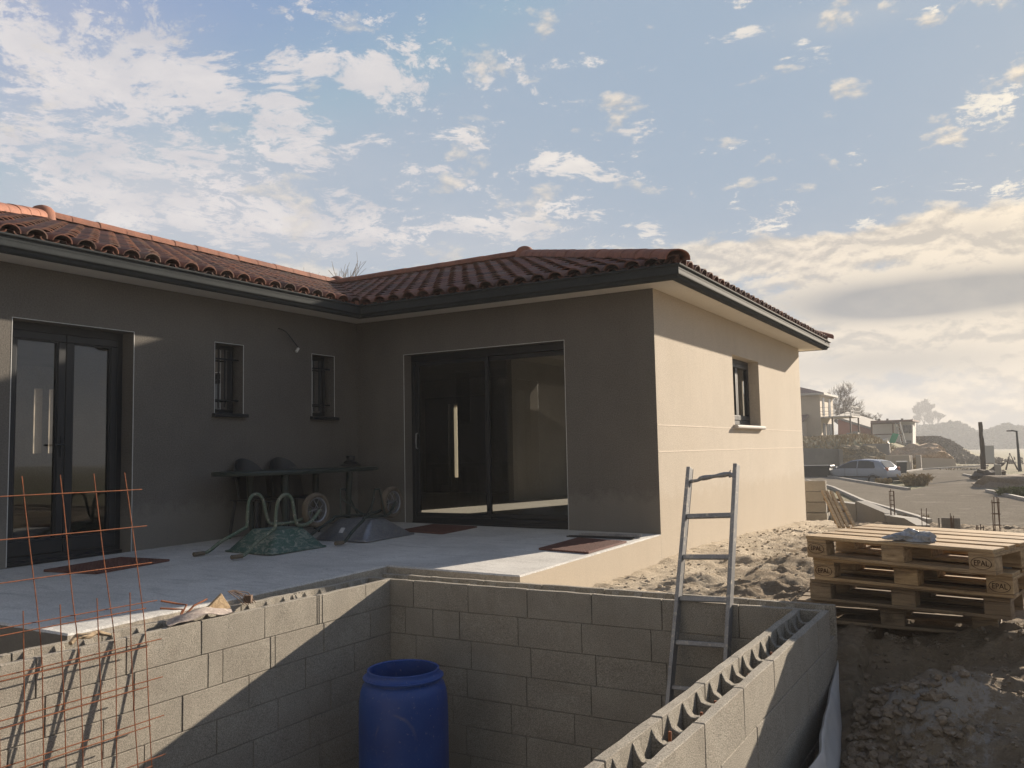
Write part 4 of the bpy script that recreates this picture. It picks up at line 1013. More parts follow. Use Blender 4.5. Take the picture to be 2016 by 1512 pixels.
# ------------------------------------------------------------------ wheelbarrows (upside down)
def barrow(loc, rz, tray_mat, tube_mat, label, big=1.0, seed=0, brace=False):
    root = empty('wheelbarrow', loc, rz, label=label, cat='wheelbarrow')
    rim = [(-.33, .40), (.33, .40), (.30, 1.12), (-.30, 1.12)]; bot = [(-.19, .58), (.19, .58), (.17, .95), (-.17, .95)]
    if big > 1: rim = [(-.36, .36), (.36, .36), (.34, 1.22), (-.34, 1.22)]; bot = [(-.24, .60), (.24, .60), (.17, .92), (-.17, .92)]
    zr_, zb_ = .02, .215
    V = []; N = 4
    def lerp3(t):  # ring between rim and bottom, rounded corners by subdividing
        ring = []
        for i in range(4):
            a = Vector(rim[i]).lerp(Vector(bot[i]), t); b = Vector(rim[(i+1) % 4]).lerp(Vector(bot[(i+1) % 4]), t); p = Vector(rim[i-1]).lerp(Vector(bot[i-1]), t)
            da = (p-a).normalized()*.06; db = (b-a).normalized()*.06
            for s_ in (0, .5, 1):
                q_ = (a+da)*(1-s_)**2+a*2*s_*(1-s_)+(a+db)*s_**2; ring.append((q_.x, q_.y, zr_+(zb_-zr_)*t))
        return ring
    rings = [lerp3(t) for t in (0, .25, .5, .75, 1)]
    lip = [(x*1.04, .76+(y-.76)*1.04, zr_-.004) for x, y, z in rings[0]]; rings = [lip]+rings; n = 12
    tr = MB(); tr.add([p for r__ in rings for p in r__], [(i*n+k, i*n+(k+1) % n, (i+1)*n+(k+1) % n, (i+1)*n+k) for i in range(len(rings)-1) for k in range(n)]+[tuple(range((len(rings)-1)*n, len(rings)*n))])
    tray = tr.build('tray', tray_mat, root, smooth=True, solid=.004)
    mb = MB(); mb.tube([(x, y, z) for x, y, z in lip]+[lip[0], ], .009, 6); mb.build('rim', tray_mat, tray, smooth=True)
    zf = zb_+.022
    for s in (-1, 1):
        pts = [(.27*s, 0, .03), (.27*s, .10, .03), (.262*s, .17, .05), (.245*s, .28, .12), (.21*s, .50, zf-.02), (.205*s, .55, zf+.01)]
        if not brace:
            pts += [(.205*s, .56, zf+.14), (.21*s, .58, zf+.25), (.215*s, .62, zf+.30), (.215*s, .67, zf+.315), (.215*s, .72, zf+.30), (.212*s, .76, zf+.24), (.205*s, .80, zf+.08), (.20*s, .84, zf+.012)]
        pts += [(.17*s, .95, zf), (.10*s, 1.10, zf+.015), (.062*s, 1.20, zf+.06), (.058*s, 1.27, .36)]
        # smooth the path
        sp = []
        for i in range(len(pts)-1):
            p0, p1, p2, p3 = [Vector(pts[max(0, min(len(pts)-1, i+k))]) for k in (-1, 0, 1, 2)]
            for t in (0, .25, .5, .75): sp.append(.5*((2*p1)+(p2-p0)*t+(2*p0-5*p1+4*p2-p3)*t*t+(3*p1-p0-3*p2+p3)*t**3))
        sp.append(Vector(pts[-1]))
        mb = MB(); mb.tube(sp, .0165, 10); mb.build('handle_frame', tube_mat, root, smooth=True)
        mb = MB(); mb.tube([(.27*s, -.005, .03), (.27*s, .11, .03)], [.021, .020], 10); mb.build('grip', M['rubber_dusty'], root, smooth=True)
        if brace:
            for a, b in (((.2*s, .62, zf), (.24*s, .66, zf+.30)), ((.24*s, .66, zf+.30), (.24*s, .74, zf+.30)), ((.24*s, .74, zf+.30), (.19*s, .90, zf)), ((.235*s, .66, zf+.2), (.0, .80, zf+.0))):
                mb = MB(); mb.tube([a, b], .010, 8); mb.build('leg', tube_mat, root)
    cz = .36; rr = .178
    tyre = MB(); tyre.lathe([(rr-.05, -.022), (rr-.028, -.036), (rr-.008, -.030), (rr, -.012), (rr, .012), (rr-.008, .030), (rr-.028, .036), (rr-.05, .022), (rr-.05, -.022)], (0, 1.27, cz), 36, 'x')
    w = empty('wheel', (0, 0, 0)); w.parent = root
    tyre.build('tyre', M['rubber_dusty'], w, smooth=True)
    rm = MB(); rm.lathe([(rr-.048, -.024), (rr-.062, -.018), (rr-.060, .018), (rr-.048, .024), (rr-.048, -.024)], (0, 1.27, cz), 32, 'x')
    rm.lathe([(.022, -.045), (.022, .045)], (0, 1.27, cz), 16, 'x')
    for k in range(9):
        a = k*2*math.pi/9; b = a+.5
        rm.tube([((-1)**k*.03, 1.27+.02*math.cos(a), cz+.02*math.sin(a)), (0, 1.27+(rr-.06)*math.cos(b), cz+(rr-.06)*math.sin(b))], .004, 5)
    rm.tube([(-.08, 1.27, cz), (.08, 1.27, cz)], .010, 8); rm.build('rim', M['galv'], w, smooth=True)
    return root
z0 = zt(1.25, -3)-.004
barrow((1.22, -3.42, z0), R(-3), M['green_paint'], M['green_tube'], 'upturned green wheelbarrow smeared with cement, nearest the french door')
b2 = barrow((1.40, -2.28, zt(1.4, -1.7)-.006), R(1), M['galv'], M['plastic_green'], 'upturned galvanised wheelbarrow behind the green one', 1.2, 2, True)
mb = MB(); mb.add([(-.10, .447, .075), (-.04, .447, .075), (-.04, .499, .133), (-.10, .499, .133)], [(0, 1, 2, 3)])
mb.v = [(x+.02, y-.012, z+.004) for x, y, z in mb.v]; mb.build('sticker', M['paper'], b2)
# ------------------------------------------------------------------ garden table and chairs
def gtable():
    cx, cy = .50, -1.56; z0 = zt(cx, cy)
    t = empty('garden_table', (cx, cy, z0), label='oval dark plastic garden table standing along the grey wall', cat='table')
    mb = MB(); a, b = .45, 1.16; n = 48; zt_ = .74
    ring = lambda s_, z: [((abs(math.cos(k*2*math.pi/n))**.75*math.copysign(1, math.cos(k*2*math.pi/n)))*(a+s_), (abs(math.sin(k*2*math.pi/n))**.75*math.copysign(1, math.sin(k*2*math.pi/n)))*(b+s_), z) for k in range(n)]
    rs = [ring(-.02, zt_-.045), ring(0, zt_-.04), ring(.004, zt_-.012), ring(-.006, zt_)]
    mb.add([p for r__ in rs for p in r__], [(i*n+k, i*n+(k+1) % n, (i+1)*n+(k+1) % n, (i+1)*n+k) for i in range(3) for k in range(n)]+[tuple(range(3*n, 4*n)), tuple(range(n-1, -1, -1))])
    mb.build('tabletop', M['plastic_green'], t, smooth=True)
    for sx in (-1, 1):
        for sy in (-1, 1):
            mb = MB(); mb.tube([(sx*.25, sy*.50, 0), (sx*.27, sy*.52, .72)], [.026, .042], 10); mb.build('leg', M['plastic_green'], t, smooth=True)
gtable()
def gchair(loc, rz, label, mat=M['plastic_black']):
    t = empty('garden_chair', loc, rz, label=label, cat='chair', group='dark plastic garden chairs at the oval table')
    mb = MB(); pts = []
    for i in range(7):
        for j in range(7):
            x = -.21+.42*j/6; y = -.21+.42*i/6; pts.append((x, y, .42+.02*((x/.21)**2)-.01))
    mb.add(pts, [(i*7+j, i*7+j+1, (i+1)*7+j+1, (i+1)*7+j) for i in range(6) for j in range(6)]); mb.build('seat', mat, t, smooth=True, solid=.015)
    mb = MB(); pts = []
    for i in range(9):
        for j in range(13):
            th = -1.15+2.3*j/12; u = i/8; top = .46*(math.cos(th*.95)**.55 if abs(th) < 1.5 else 0); z = .42+u*top
            pts.append((.235*math.sin(th), .235*math.cos(th)-.03+u*.07, z))
    mb.add(pts, [(i*13+j, i*13+j+1, (i+1)*13+j+1, (i+1)*13+j) for i in range(8) for j in range(12)]); mb.build('backrest', mat, t, smooth=True, solid=.012)
    for sx in (-1, 1):
        for sy in (-1, 1):
            mb = MB(); mb.tube([(sx*.22, sy*.21, 0), (sx*.18, sy*.17, .42)], [.016, .022], 8); mb.build('leg', mat, t, smooth=True)
gchair((.30, -2.02, zt(.3, -2)), R(90), 'left one of the two dark chairs pushed under the table at the wall')
gchair((.30, -1.50, zt(.3, -1.5)), R(82), 'right one of the two dark chairs pushed under the table at the wall')
t_ = empty('lantern', (.42, -.62, .74+zt(.4, -.6)), label='dark tiered lantern standing on the right end of the garden table', cat='lantern')
mb = MB(); mb.lathe([(.13, 0), (.15, .006), (.13, .012), (.085, .03), (.08, .04), (.10, .05), (.075, .062), (.06, .07)], n=24); mb.build('base', M['plastic_black'], t_, smooth=True)
mb = MB(); mb.lathe([(.05, .07), (.05, .10), (.058, .105), (.055, .13), (.005, .135)], n=20); mb.build('cap', M['plastic_black'], t_, smooth=True)

# ------------------------------------------------------------------ door mats, profiles, cable
def doormat(P4, label):
    P4 = [Vector((x, y, 0)) for x, y in P4]; mb = MB()
    def q(s_, t): return (P4[0]*(1-s_)+P4[1]*s_)*(1-t)+(P4[3]*(1-s_)+P4[2]*s_)*t
    zz = lambda p, h: Vector((p.x, p.y, zt(p.x, p.y)+h))
    nu, nv = 15, 22
    def bar(a, b, w, z0, z1):
        d = (b-a).normalized(); n_ = Vector((-d.y, d.x, 0))*w/2
        vs = [zz(a-n_, z0), zz(b-n_, z0), zz(b+n_, z0), zz(a+n_, z0), zz(a-n_, z1), zz(b-n_, z1), zz(b+n_, z1), zz(a+n_, z1)]
        mb.add(vs, [(0, 1, 2, 3), (4, 5, 6, 7), (0, 1, 5, 4), (1, 2, 6, 5), (2, 3, 7, 6), (3, 0, 4, 7)])
    for i in range(nu+1): bar(q(i/nu, 0), q(i/nu, 1), .010 if 0 < i < nu else .02, .002, .020)
    for j in range(nv+1): bar(q(0, j/nv), q(1, j/nv), .010 if 0 < j < nv else .02, .003, .0185)
    tag(mb.build('doormat', M['mat_brown']), label, 'doormat', 'brown rubber ring mats on the terrace')
doormat([(.50, -4.56), (1.05, -4.45), (.96, -3.69), (.40, -3.77)], 'brown rubber mat in front of the french door')
doormat([(1.40, -.90), (2.03, -.95), (2.0, -.20), (1.37, -.18)], 'brown rubber mat at the foot of the sliding patio door')
doormat([(3.66, -1.66), (4.19, -1.72), (4.19, -.84), (3.63, -.76)], 'brown rubber mat at the sunny edge of the terrace')
for k, (a, b, w, h_, lb) in enumerate([((3.42, -.60), (4.16, -.56), .055, .016, 'nearest dark metal profile on the terrace by the house corner'), ((3.50, -.47), (4.18, -.42), .06, .03, 'middle dark metal profile lying by the house corner'), ((3.45, -.33), (4.10, -.26), .04, .012, 'thinnest metal profile lying against the foot of the dark wall')]):
    A = Vector(a+(0,)); B = Vector(b+(0,)); c = (A+B)/2; mb = MB(); rot = Matrix.Rotation(math.atan2(B.y-A.y, B.x-A.x), 3, 'Z'); L = (B-A).length
    mb.box((c.x, c.y, zt(c.x, c.y)+.002+.002), (L, w, .004), rot); mb.box(Vector((c.x, c.y, zt(c.x, c.y)+h_/2+.004))+rot@Vector((0, w/2, 0)), (L, .004, h_), rot); mb.box(Vector((c.x, c.y, zt(c.x, c.y)+h_/2+.004))-rot@Vector((0, w/2, 0)), (L, .004, h_), rot)
    tag(mb.build('metal_profile', M['galv'] if k == 1 else M['alu_dark']), lb, 'metal profile', 'metal profiles on the terrace')
cb = empty('hanging_cable', (.0, -1.43, 2.41), label='light cable with a white connector hanging from the grey wall between the barred windows', cat='cable')
mb = MB(); mb.tube([(0, 0, 0), (.03, .02, -.01), (.05, .07, -.035), (.06, .12, -.08), (.06, .20, -.15), (.06, .27, -.21)], .007, 6); mb.build('cord', M['plastic_black'], cb, smooth=True)
mb = MB(); mb.box((.06, .255, -.245), (.03, .028, .065), Matrix.Rotation(R(-38), 3, 'X')); mb.build('connector', M['white_plastic'], cb, bevel=.004)

# ------------------------------------------------------------------ things on the pool rim
def sheet(name, P, mat, label, cat, solid=.004):
    n = len(P[0]); mb = MB(); mb.add([p for r__ in P for p in r__], [(i*n+k, i*n+k+1, (i+1)*n+k+1, (i+1)*n+k) for i in range(len(P)-1) for k in range(n-1)])
    o = mb.build(name, mat, smooth=True, solid=solid); md = o.modifiers.new('sub', 'SUBSURF'); md.levels = 2; md.render_levels = 2
    tag(o, label, cat); return o
def rim(u, a, h_): return Vector((PX-a, -8.831+.96*(u+8.831), PZ+h_))
rows = []
for i in range(9):
    t = i/8; y = -5.40+.50*t
    rows.append([rim(y+.02*k, -.004+.03*k, (.004+.055*math.sin(t*math.pi)**1.2*(1-abs(k-3)/5.5)+.012*math.sin(k*2+i*1.7))) for k in range(7)])
sheet('cement_sack', rows, M['cloth'], 'crumpled empty paper sack lying on the left pool wall', 'sack')
mb = MB(); A = rim(-5.06, .12, .005); mb.extrude([A, A+Vector((.02, .22, .01)), A+Vector((-.03, .19, .10))], (-.022, .008, .004)); tag(mb.build('wood_offcut', M['wood'], bevel=.002), 'pale triangular wood offcut behind the paper sack', 'offcut')
mb = MB()
for a, b, c, d in (((.17, -5.18, .0), (.20, -5.10, .07), (.22, -5.16, .085), (.24, -5.26, .115)), ((.17, -5.18, .0), (.19, -5.14, .05), (.20, -5.20, .06), (.22, -5.28, .075)), ((.17, -5.16, .0), (.18, -5.06, .06), (.19, -4.98, .075), (.20, -4.94, .08))):
    mb.tube([rim(q[1], q[0], q[2]) for q in (a, b, c, d)], .006, 6)
tag(mb.build('bent_rebar', M['rebar']), 'bundle of bent rusty bars left of the wood offcut', 'rebar scrap')
mb = MB()
for k in range(6):
    y = -4.66+k*.02; mb.tube([rim(y, .16, .0), rim(y-.03, .20, .05+.01*(k % 3)), rim(y-.09-.01*k, .22, .10)], .003, 5)
mb.box(rim(-4.60, .19, .03), (.05, .04, .05), Matrix.Rotation(.5, 3, 'Z')); tag(mb.build('wire_tuft', M['rebar_dull']), 'tuft of tie wire right of the wood offcut', 'wire')
mb = MB(); mb.tube([rim(-5.98, .05, .02), rim(-5.93, .07, .045), rim(-5.86, .06, .035), rim(-5.80, .09, .04), rim(-5.72, .08, .012)], [.012, .016, .015, .014, .009], 8); tag(mb.build('stick', M['wood_old'], smooth=True), 'short curved stick on the pool wall behind the mesh', 'stick')
for k, (u, a, s_) in enumerate(((-6.02, .05, .05), (-5.84, .03, .028))):
    pass
# pale pipe end on the inner face, bottom left
q = pt(18, 1545, 4.55)
pipe = MB(); py_ = -6.12
pipe.lathe([(.072, 0), (.072, .06), (.062, .06), (.062, .0), (.09, .0), (.09, .012), (.072, .012)], (PX+.001, -6.17, -.79), 28, 'x')
tag(pipe.build('pool_fitting', M['white_plastic'], smooth=True), 'round white wall fitting set in the left pool wall behind the mesh', 'pipe fitting')

# ------------------------------------------------------------------ beyond the house corner
def blocks_stack():
    c = pt(1607, 1040, 16.2); rz = R(4)
    z0_ = -.80
    n = 0
    for k in range(5):
        for j in range(2):
            if k == 4 and j == 1: continue
            o = empty('cement_block', (c.x+.03*random.random(), c.y+j*.24, z0_+k*.2), rz+random.uniform(-.03, .03), label=('lone hollow cement block standing on top of the stack by the house corner' if k == 4 else ('front ' if j == 0 else 'rear ')+'cement block in the '+('bottom', 'second', 'third', 'top full')[k]+' course of the stack beyond the beige wall'), cat='block', group='cement blocks stacked beyond the beige wall')
            mb = MB(); w, d, h_ = .40, .20, .19
            for x in (-w/2+.02, w/2-.02, 0): mb.box((x, 0, h_/2), (.036, d-.07, h_), uv=(k, j))
            for y in (-d/2+.018, d/2-.018): mb.box((0, y, h_/2), (w, .036, h_), uv=(k, j))
            mb.build('shell', M['block'], o, bevel=.004)
            mb = MB(); mb.b2((-w/2+.03, -d/2+.03, .02), (w/2-.03, d/2-.03, .035)); mb.build('web', M['block'], o)
blocks_stack()
# leaning shuttering panel
A = pt(1638, 972, 14.0); B = pt(1668, 1034, 13.0)
pn = empty('shuttering_panel', tuple(B), label='pale timber shuttering panel leaning against the block stack', cat='panel')
t = (A-B); L = t.length; t.normalize(); x = r2.copy(); x = (x-t*x.dot(t)).normalized(); y = t.cross(x); rot = Matrix((x, y, t)).transposed()
for dx in (-.13, -.07, 0, .10): mb = MB(); mb.box(rot@Vector((dx, 0, L/2)), (.045, .03, L*1.15), rot); mb.build('board', M['wood'], pn)
for s_ in (.12, .5, .85): mb = MB(); mb.box(rot@Vector((-.01, .03, L*s_)), (.30, .025, .05), rot); mb.build('batten', M['wood_old'], pn)
# low retaining wall stepping down behind the pallets
def low_wall(pts, name, label, mat, th=.2):
    mb = MB()
    for (a, b) in zip(pts, pts[1:]):
        (ax, ay, at, ab), (bx2, by2, bt, bb) = a, b
        d = Vector((bx2-ax, by2-ay, 0)).normalized(); n_ = Vector((d.y, -d.x, 0))*th
        A0, A1, B0, B1 = Vector((ax, ay, ab)), Vector((ax, ay, at)), Vector((bx2, by2, bb)), Vector((bx2, by2, bt))
        vs = [A0, B0, B1, A1]+[p+n_ for p in (A0, B0, B1, A1)]
        mb.add(vs, [(0, 1, 2, 3), (7, 6, 5, 4), (3, 2, 6, 7), (0, 3, 7, 4), (1, 5, 6, 2), (0, 4, 5, 1)])
    o = mb.build(name, mat); tag(o, label, 'wall'); return o
def wp(px, py, d): q = pt(px, py, d); return q
pts = []
for px, py, d in ((1640, 984, 17.5), (1705, 992, 16.5), (1706, 986, 16.4), (1765, 1010, 15.2), (1766, 1014, 15.0), (1806, 1020, 14.0), (1832, 1034, 13.2)):
    q = pt(px, py, d); pts.append((q.x, q.y, q.z, -1.5))
low_wall(pts, 'retaining_wall', 'low raw concrete retaining wall stepping down behind the pallets', M['grey_wall'])
# starter cages
def cage(px, pyt, pyb, d, w, label, nst):
    B = pt(px, pyb, d); T = pt(px, pyt, d); h_ = T.z-B.z
    o = empty('rebar_cage', (B.x, B.y, B.z-.35), R(random.uniform(-10, 25)), label=label, cat='rebar cage', group='starter cages standing along the lane')
    mb = MB()
    for sx in (-1, 1):
        for sy in (-1, 1): mb.tube([(sx*w/2, sy*w/2, 0), (sx*w/2+random.uniform(-.02, .02), sy*w/2, h_+.35+random.uniform(-.03, .03))], .006, 6)
    mb.build('bars', M['rebar_dull'], o)
    for k in range(nst):
        z = .38+h_*(k+.35)/max(nst, 1); st_ = MB(); st_.tube([(-w/2-.008, -w/2-.008, z), (w/2+.008, -w/2-.008, z), (w/2+.008, w/2+.008, z), (-w/2-.008, w/2+.008, z), (-w/2-.008, -w/2-.008, z)], .005, 5); st_.build('stirrup', M['rebar_dull'], o)
cage(1757, 965, 1000, 15.0, .06, 'thin rebar cage at the head of the low retaining wall', 4)
cage(1819, 1002, 1030, 13.2, .06, 'short rebar cage at the lower end of the retaining wall', 1)
cage(1963, 980, 1046, 11.0, .07, 'tallest rebar cage, behind the right end of the pallets', 3)
cage(1875, 1013, 1040, 12.0, .025, 'single thin bar cage beside the small grey board', 0)
cage(1929, 1031, 1046, 11.5, .05, 'stub of a rebar cage barely rising behind the pallets', 0)
q = pt(1873, 1045, 12.1); mb = MB(); mb.b2((-.12, -.01, -.3), (.12, .01, .18)); mb.box((-.15, 0, .03), (.025, .03, .30)); tag(mb.build('site_board', M['grey_wall'], loc=tuple(q)), 'small grey board standing behind the pallets', 'board')

# ------------------------------------------------------------------ car
def car():
    C = pt(1692, 949, 51); rz = math.atan2((pt(1758, 948, 44.2)-pt(1628, 945, 47)).y, (pt(1758, 948, 44.2)-pt(1628, 945, 47)).x)
    root = empty('parked_car', (C.x, C.y, -1.56), rz, label='silver blue hatchback parked beyond the lane below the far bank', cat='car')
    Wd = .86
    low = [(-2.12, .30), (-2.14, .55), (-2.02, .72), (-1.25, .90), (-.95, .95), (1.65, .98), (2.02, .96), (2.12, .80), (2.14, .5), (2.08, .28)]
    body = MB(); rows = []
    prof = [(-2.12, .26), (-2.16, .50), (-2.08, .68), (-1.75, .80), (-1.15, .92), (-.6, 1.22), (-.05, 1.44), (.5, 1.50), (1.2, 1.46), (1.62, 1.38), (1.95, 1.02), (2.10, .90), (2.14, .60), (2.08, .26)]
    def ring(wf, ins):
        out = []
        for x, z in prof:
            k = Wd*wf if z < .95 else Wd*wf-(z-.95)*.34
            out.append((x*ins, k, z if ins == 1 else .26+(z-.26)*.985))
        return out
    L = [ring(-.90, .985), ring(-1, 1)]
    n = len(prof)
    A = [(x, -(Wd if z < .95 else Wd-(z-.95)*.38), z) for x, z in prof]; B_ = [(x, -y, z) for x, y, z in A]
    # arches cut as dark insets, body sheet lofted between sides with a rounded shoulder
    mids = []
    for s_ in (-.82, -.4, 0, .4, .82): mids.append([(x*(1.0), -s_*-y if False else y*-s_ if False else s_*abs(y), z+.03*(1-s_*s_)*(z > 1.2)) for x, y, z in A])
    rows = [A]+mids+[B_]
    body.add([p for r__ in rows for p in r__], [(i*n+k, i*n+k+1, (i+1)*n+k+1, (i+1)*n+k) for i in range(len(rows)-1) for k in range(n-1)])
    for side in (A, B_):
        t = tessellate_polygon([[Vector(p) for p in side]]); body.add(side, [tuple(x) for x in t])
    body.build('body', M['car_paint'], root, weld=True, smooth=True, bevel=.04, segs=2)
    for s in (-1, 1):
        for x0, P in ((0, [(-.98, .99), (-.50, 1.24), (-.10, 1.38), (.30, 1.43), (.30, .99)]), (1, [(.36, .99), (.36, 1.43), (1.0, 1.42), (1.30, 1.34), (1.42, 1.05), (1.36, .99)])):
            w = MB(); w.extrude([(x, s*(Wd-(z-.95)*.38+.004), z) for x, z in P], (0, -s*.02, 0)); w.build('window', M['car_glass'], root)
        mb = MB(); mb.box((-.92, s*(Wd+.09), 1.02), (.10, .17, .12)); mb.build('mirror', M['car_paint'], root, bevel=.02)
        mb = MB(); mb.box((-1.98, s*.66, .68), (.22, .30, .13)); mb.build('headlight', M['white_plastic'], root, bevel=.03)
        mb = MB(); mb.box((2.06, s*.70, .93), (.14, .24, .22)); mb.build('tail_light', M['brick_red'], root, bevel=.03)
    for s in (-1, 1):
        tr = MB(); tr.box((.2, s*(Wd+.008), .50), (3.0, .02, .07)); tr.box((-.42, s*(Wd+.004), .74), (.012, .014, .52)); tr.box((.34, s*(Wd+.004), .74), (.012, .014, .52)); tr.build('trim', M['rubber'], root)
        ar = MB()
        for x in (-1.33, 1.28): ar.lathe([(.30, s*(Wd-.02)), (.37, s*(Wd+.006)), (.37, s*(Wd-.03))], (x, 0, .31), 24, 'y')
        ar.build('wheel_arch', M['rubber'], root)
        hd = MB(); hd.box((.16, s*(Wd+.012), .84), (.16, .02, .03)); hd.box((1.0, s*(Wd+.012), .86), (.16, .02, .03)); hd.build('handle', M['car_paint'], root)
    bp = MB(); bp.box((2.13, 0, .40), (.06, 1.5, .16)); bp.box((-2.15, 0, .36), (.06, 1.4, .14)); bp.build('bumper', M['rubber'], root)
    rg = MB(); rg.add([(1.62, -.55, 1.395), (1.62, .55, 1.395), (1.95, .62, 1.035), (1.95, -.62, 1.035)], [(0, 1, 2, 3)]); rg.v = [(x+.012, y, z+.012) for x, y, z in rg.v]; rg.build('rear_window', M['car_glass'], root)
    wg = MB(); wg.add([(-1.10, -.68, .96), (-1.10, .68, .96), (-.12, .58, 1.43), (-.12, -.58, 1.43)], [(0, 1, 2, 3)]); wg.v = [(x-.02, y, z+.022) for x, y, z in wg.v]; wg.build('windscreen', M['car_glass'], root)
    for x in (-1.33, 1.28):
        for s in (-1, 1):
            w = empty('wheel', (x, s*.78, .31)); w.parent = root
            mb = MB(); mb.lathe([(.20, -.10), (.29, -.11), (.315, -.07), (.315, .07), (.29, .11), (.20, .10)], n=24, axis='y'); mb.build('tyre', M['rubber'], w, smooth=True)
            mb = MB(); mb.lathe([(.01, s*.085), (.19, s*.095), (.205, s*.10)], n=20, axis='y'); mb.build('rim', M['galv'], w, smooth=True)
car()

# ------------------------------------------------------------------ far plot: houses, walls
def far_house():
    K = pt(1618, 868, 92); z0_ = K.z-.4; zt2 = pt(1618, 773, 92).z; zm = pt(1618, 822, 92).z
    h = empty('house', (K.x, K.y, z0_), label='two storey beige house with a steel balcony behind the corner of the main house', cat='house')
    up_h = zt2-z0_; mid = zm-z0_
    mb = MB(); mb.b2((-9, 0, 0), (0, 7.5, up_h)); mb.build('wall', M['beige_wall'], h)
    # lower front wing with its lean-to roof
    mb = MB(); mb.b2((-9, -3.2, 0), (-1.5, -.003, mid-.4)); mb.build('wall', M['beige_wall'], h)
    mb = MB(); mb.extrude([(-9.3, -3.6, mid-.55), (-1.2, -3.6, mid-.55), (-1.2, -.004, mid+.25), (-9.3, -.004, mid+.25)], (0, 0, .15)); mb.build('roof', M['roof_far'], h)
    e = .5; rf = MB(); a = up_h; V = [(-9-e, -e, a), (e, -e, a), (e, 7.5+e, a), (-9-e, 7.5+e, a), (-5.2, 3.75, a+1.3), (-3.8, 3.75, a+1.3)]
    rf.add(V, [(0, 1, 5, 4), (1, 2, 5), (2, 3, 4, 5), (3, 0, 4), (3, 2, 1, 0)]); rf.build('roof', M['roof_far'], h)
    mb = MB(); mb.b2((-9-e-.05, -e-.05, a-.22), (e+.05, 7.5+e+.05, a-.004)); mb.build('eave', M['white_wall'], h)
    for y in (1.2, 4.8):
        mb = MB(); mb.b2((.001, y, mid+.25), (.04, y+1.1, mid+2.2)); mb.build('window', M['dark_window'], h)
        mb = MB(); mb.b2((.001, y-.2, .2), (.04, y+1.2, 2.3)); mb.build('door', M['dark_window'], h)
    mb = MB(); mb.b2((.001, 3.0, .2), (.04, 4.2, 2.3)); mb.build('door', M['dark_window'], h)
    # balcony
    bz = pt(1640, 822, 92).z-z0_
    mb = MB(); mb.b2((.05, -.2, bz), (3.2, 5.5, bz+.12)); bo = mb.build('balcony', M['white_wall'], h)
    rl = MB()
    for y in [(-.15+i*.7) for i in range(9)]: rl.box((3.12, y, bz+.6), (.05, .05, 1.0))
    for x in [.3+i*.55 for i in range(6)]: rl.box((x, -.15, bz+.6), (.05, .05, 1.0))
    for z in (.35, .65, 1.1): rl.b2((3.09, -.15, bz+z), (3.14, 5.5, bz+z+.04)); rl.b2((.05, -.18, bz+z), (3.09, -.13, bz+z+.04))
    rl.build('railing', M['white_wall'], bo)
    for x, y in ((3.0, -.1), (3.0, 5.3), (1.2, -.1)): mb = MB(); mb.b2((x-.08, y-.08, 0), (x+.08, y+.08, bz)); mb.build('post', M['pole_wood'], h)
far_house()
def poly_building(name, label, P, depth, wallmat, roofmat, cat='house', d=100, win=()):
    pts = [pt(x, y, d) for x, y in P]; o0 = pts[0]
    o = empty(name, tuple(o0), label=label, cat=cat)
    f = MB(); vec = Vector((-.05, 1, 0))*depth
    f.extrude([p-o0 for p in pts], vec); f.build('wall', wallmat, o)
    return o, o0
o, o0 = poly_building('outbuilding', 'low brick red building with a sloping grey roof', [(1650, 872), (1722, 874), (1722, 848), (1650, 826)], 9, M['brick_red'], None, 'building', 112)
a, b = pt(1645, 824, 112)-o0, pt(1724, 848, 112)-o0
mb = MB(); mb.extrude([a+Vector((0, -.4, .02)), b+Vector((0, -.4, .02)), b+Vector((0, -.4, .28)), a+Vector((0, -.4, .28))], (0, 10, .9)); mb.build('roof', M['grey_wall'], o)
mb = MB(); c1, c2 = pt(1680, 872, 111.8)-o0, pt(1695, 849, 111.8)-o0; mb.b2((c1.x, c1.y-.02, c1.z), (c2.x, c1.y-.12, c2.z)); mb.build('door', M['grey_wall'], o)
o, o0 = poly_building('outbuilding', 'flat roofed pale building with a projecting window bay', [(1717, 875), (1797, 876), (1797, 829), (1717, 831)], 8, M['white_wall'], None, 'building', 106)
a, b = pt(1714, 831, 106)-o0, pt(1796, 829, 106)-o0
mb = MB(); mb.b2((a.x, -.3, a.z-.05), (b.x+.3, 8.4, a.z+.16)); mb.build('roof', M['roof_far'], o)
mb = MB(); c1, c2 = pt(1779, 852, 105.7)-o0, pt(1787, 837, 105.7)-o0; mb.b2((c1.x, c1.y-.02, c1.z), (c2.x, c1.y+.2, c2.z)); mb.build('window', M['dark_window'], o)
mb = MB(); c1, c2 = pt(1789, 853, 105.7)-o0, pt(1795, 837, 105.7)-o0; mb.b2((c1.x, c1.y-.02, c1.z), (c2.x, c1.y+.2, c2.z)); mb.build('window', M['dark_window'], o)
mb = MB(); c1, c2 = pt(1784, 875, 105.7)-o0, pt(1795, 867, 105.7)-o0; mb.b2((c1.x, c1.y-.02, c1.z), (c2.x, c1.y+.2, c2.z)); mb.build('door', M['dark_window'], o)
for x in (1729, 1746, 1777): 
    c1 = pt(x, 828, 106)-o0; mb = MB(); mb.b2((c1.x-.12, 1.2, c1.z-.1), (c1.x+.12, 1.5, c1.z+.25)); mb.build('chimney', M['pole_wood'], o)
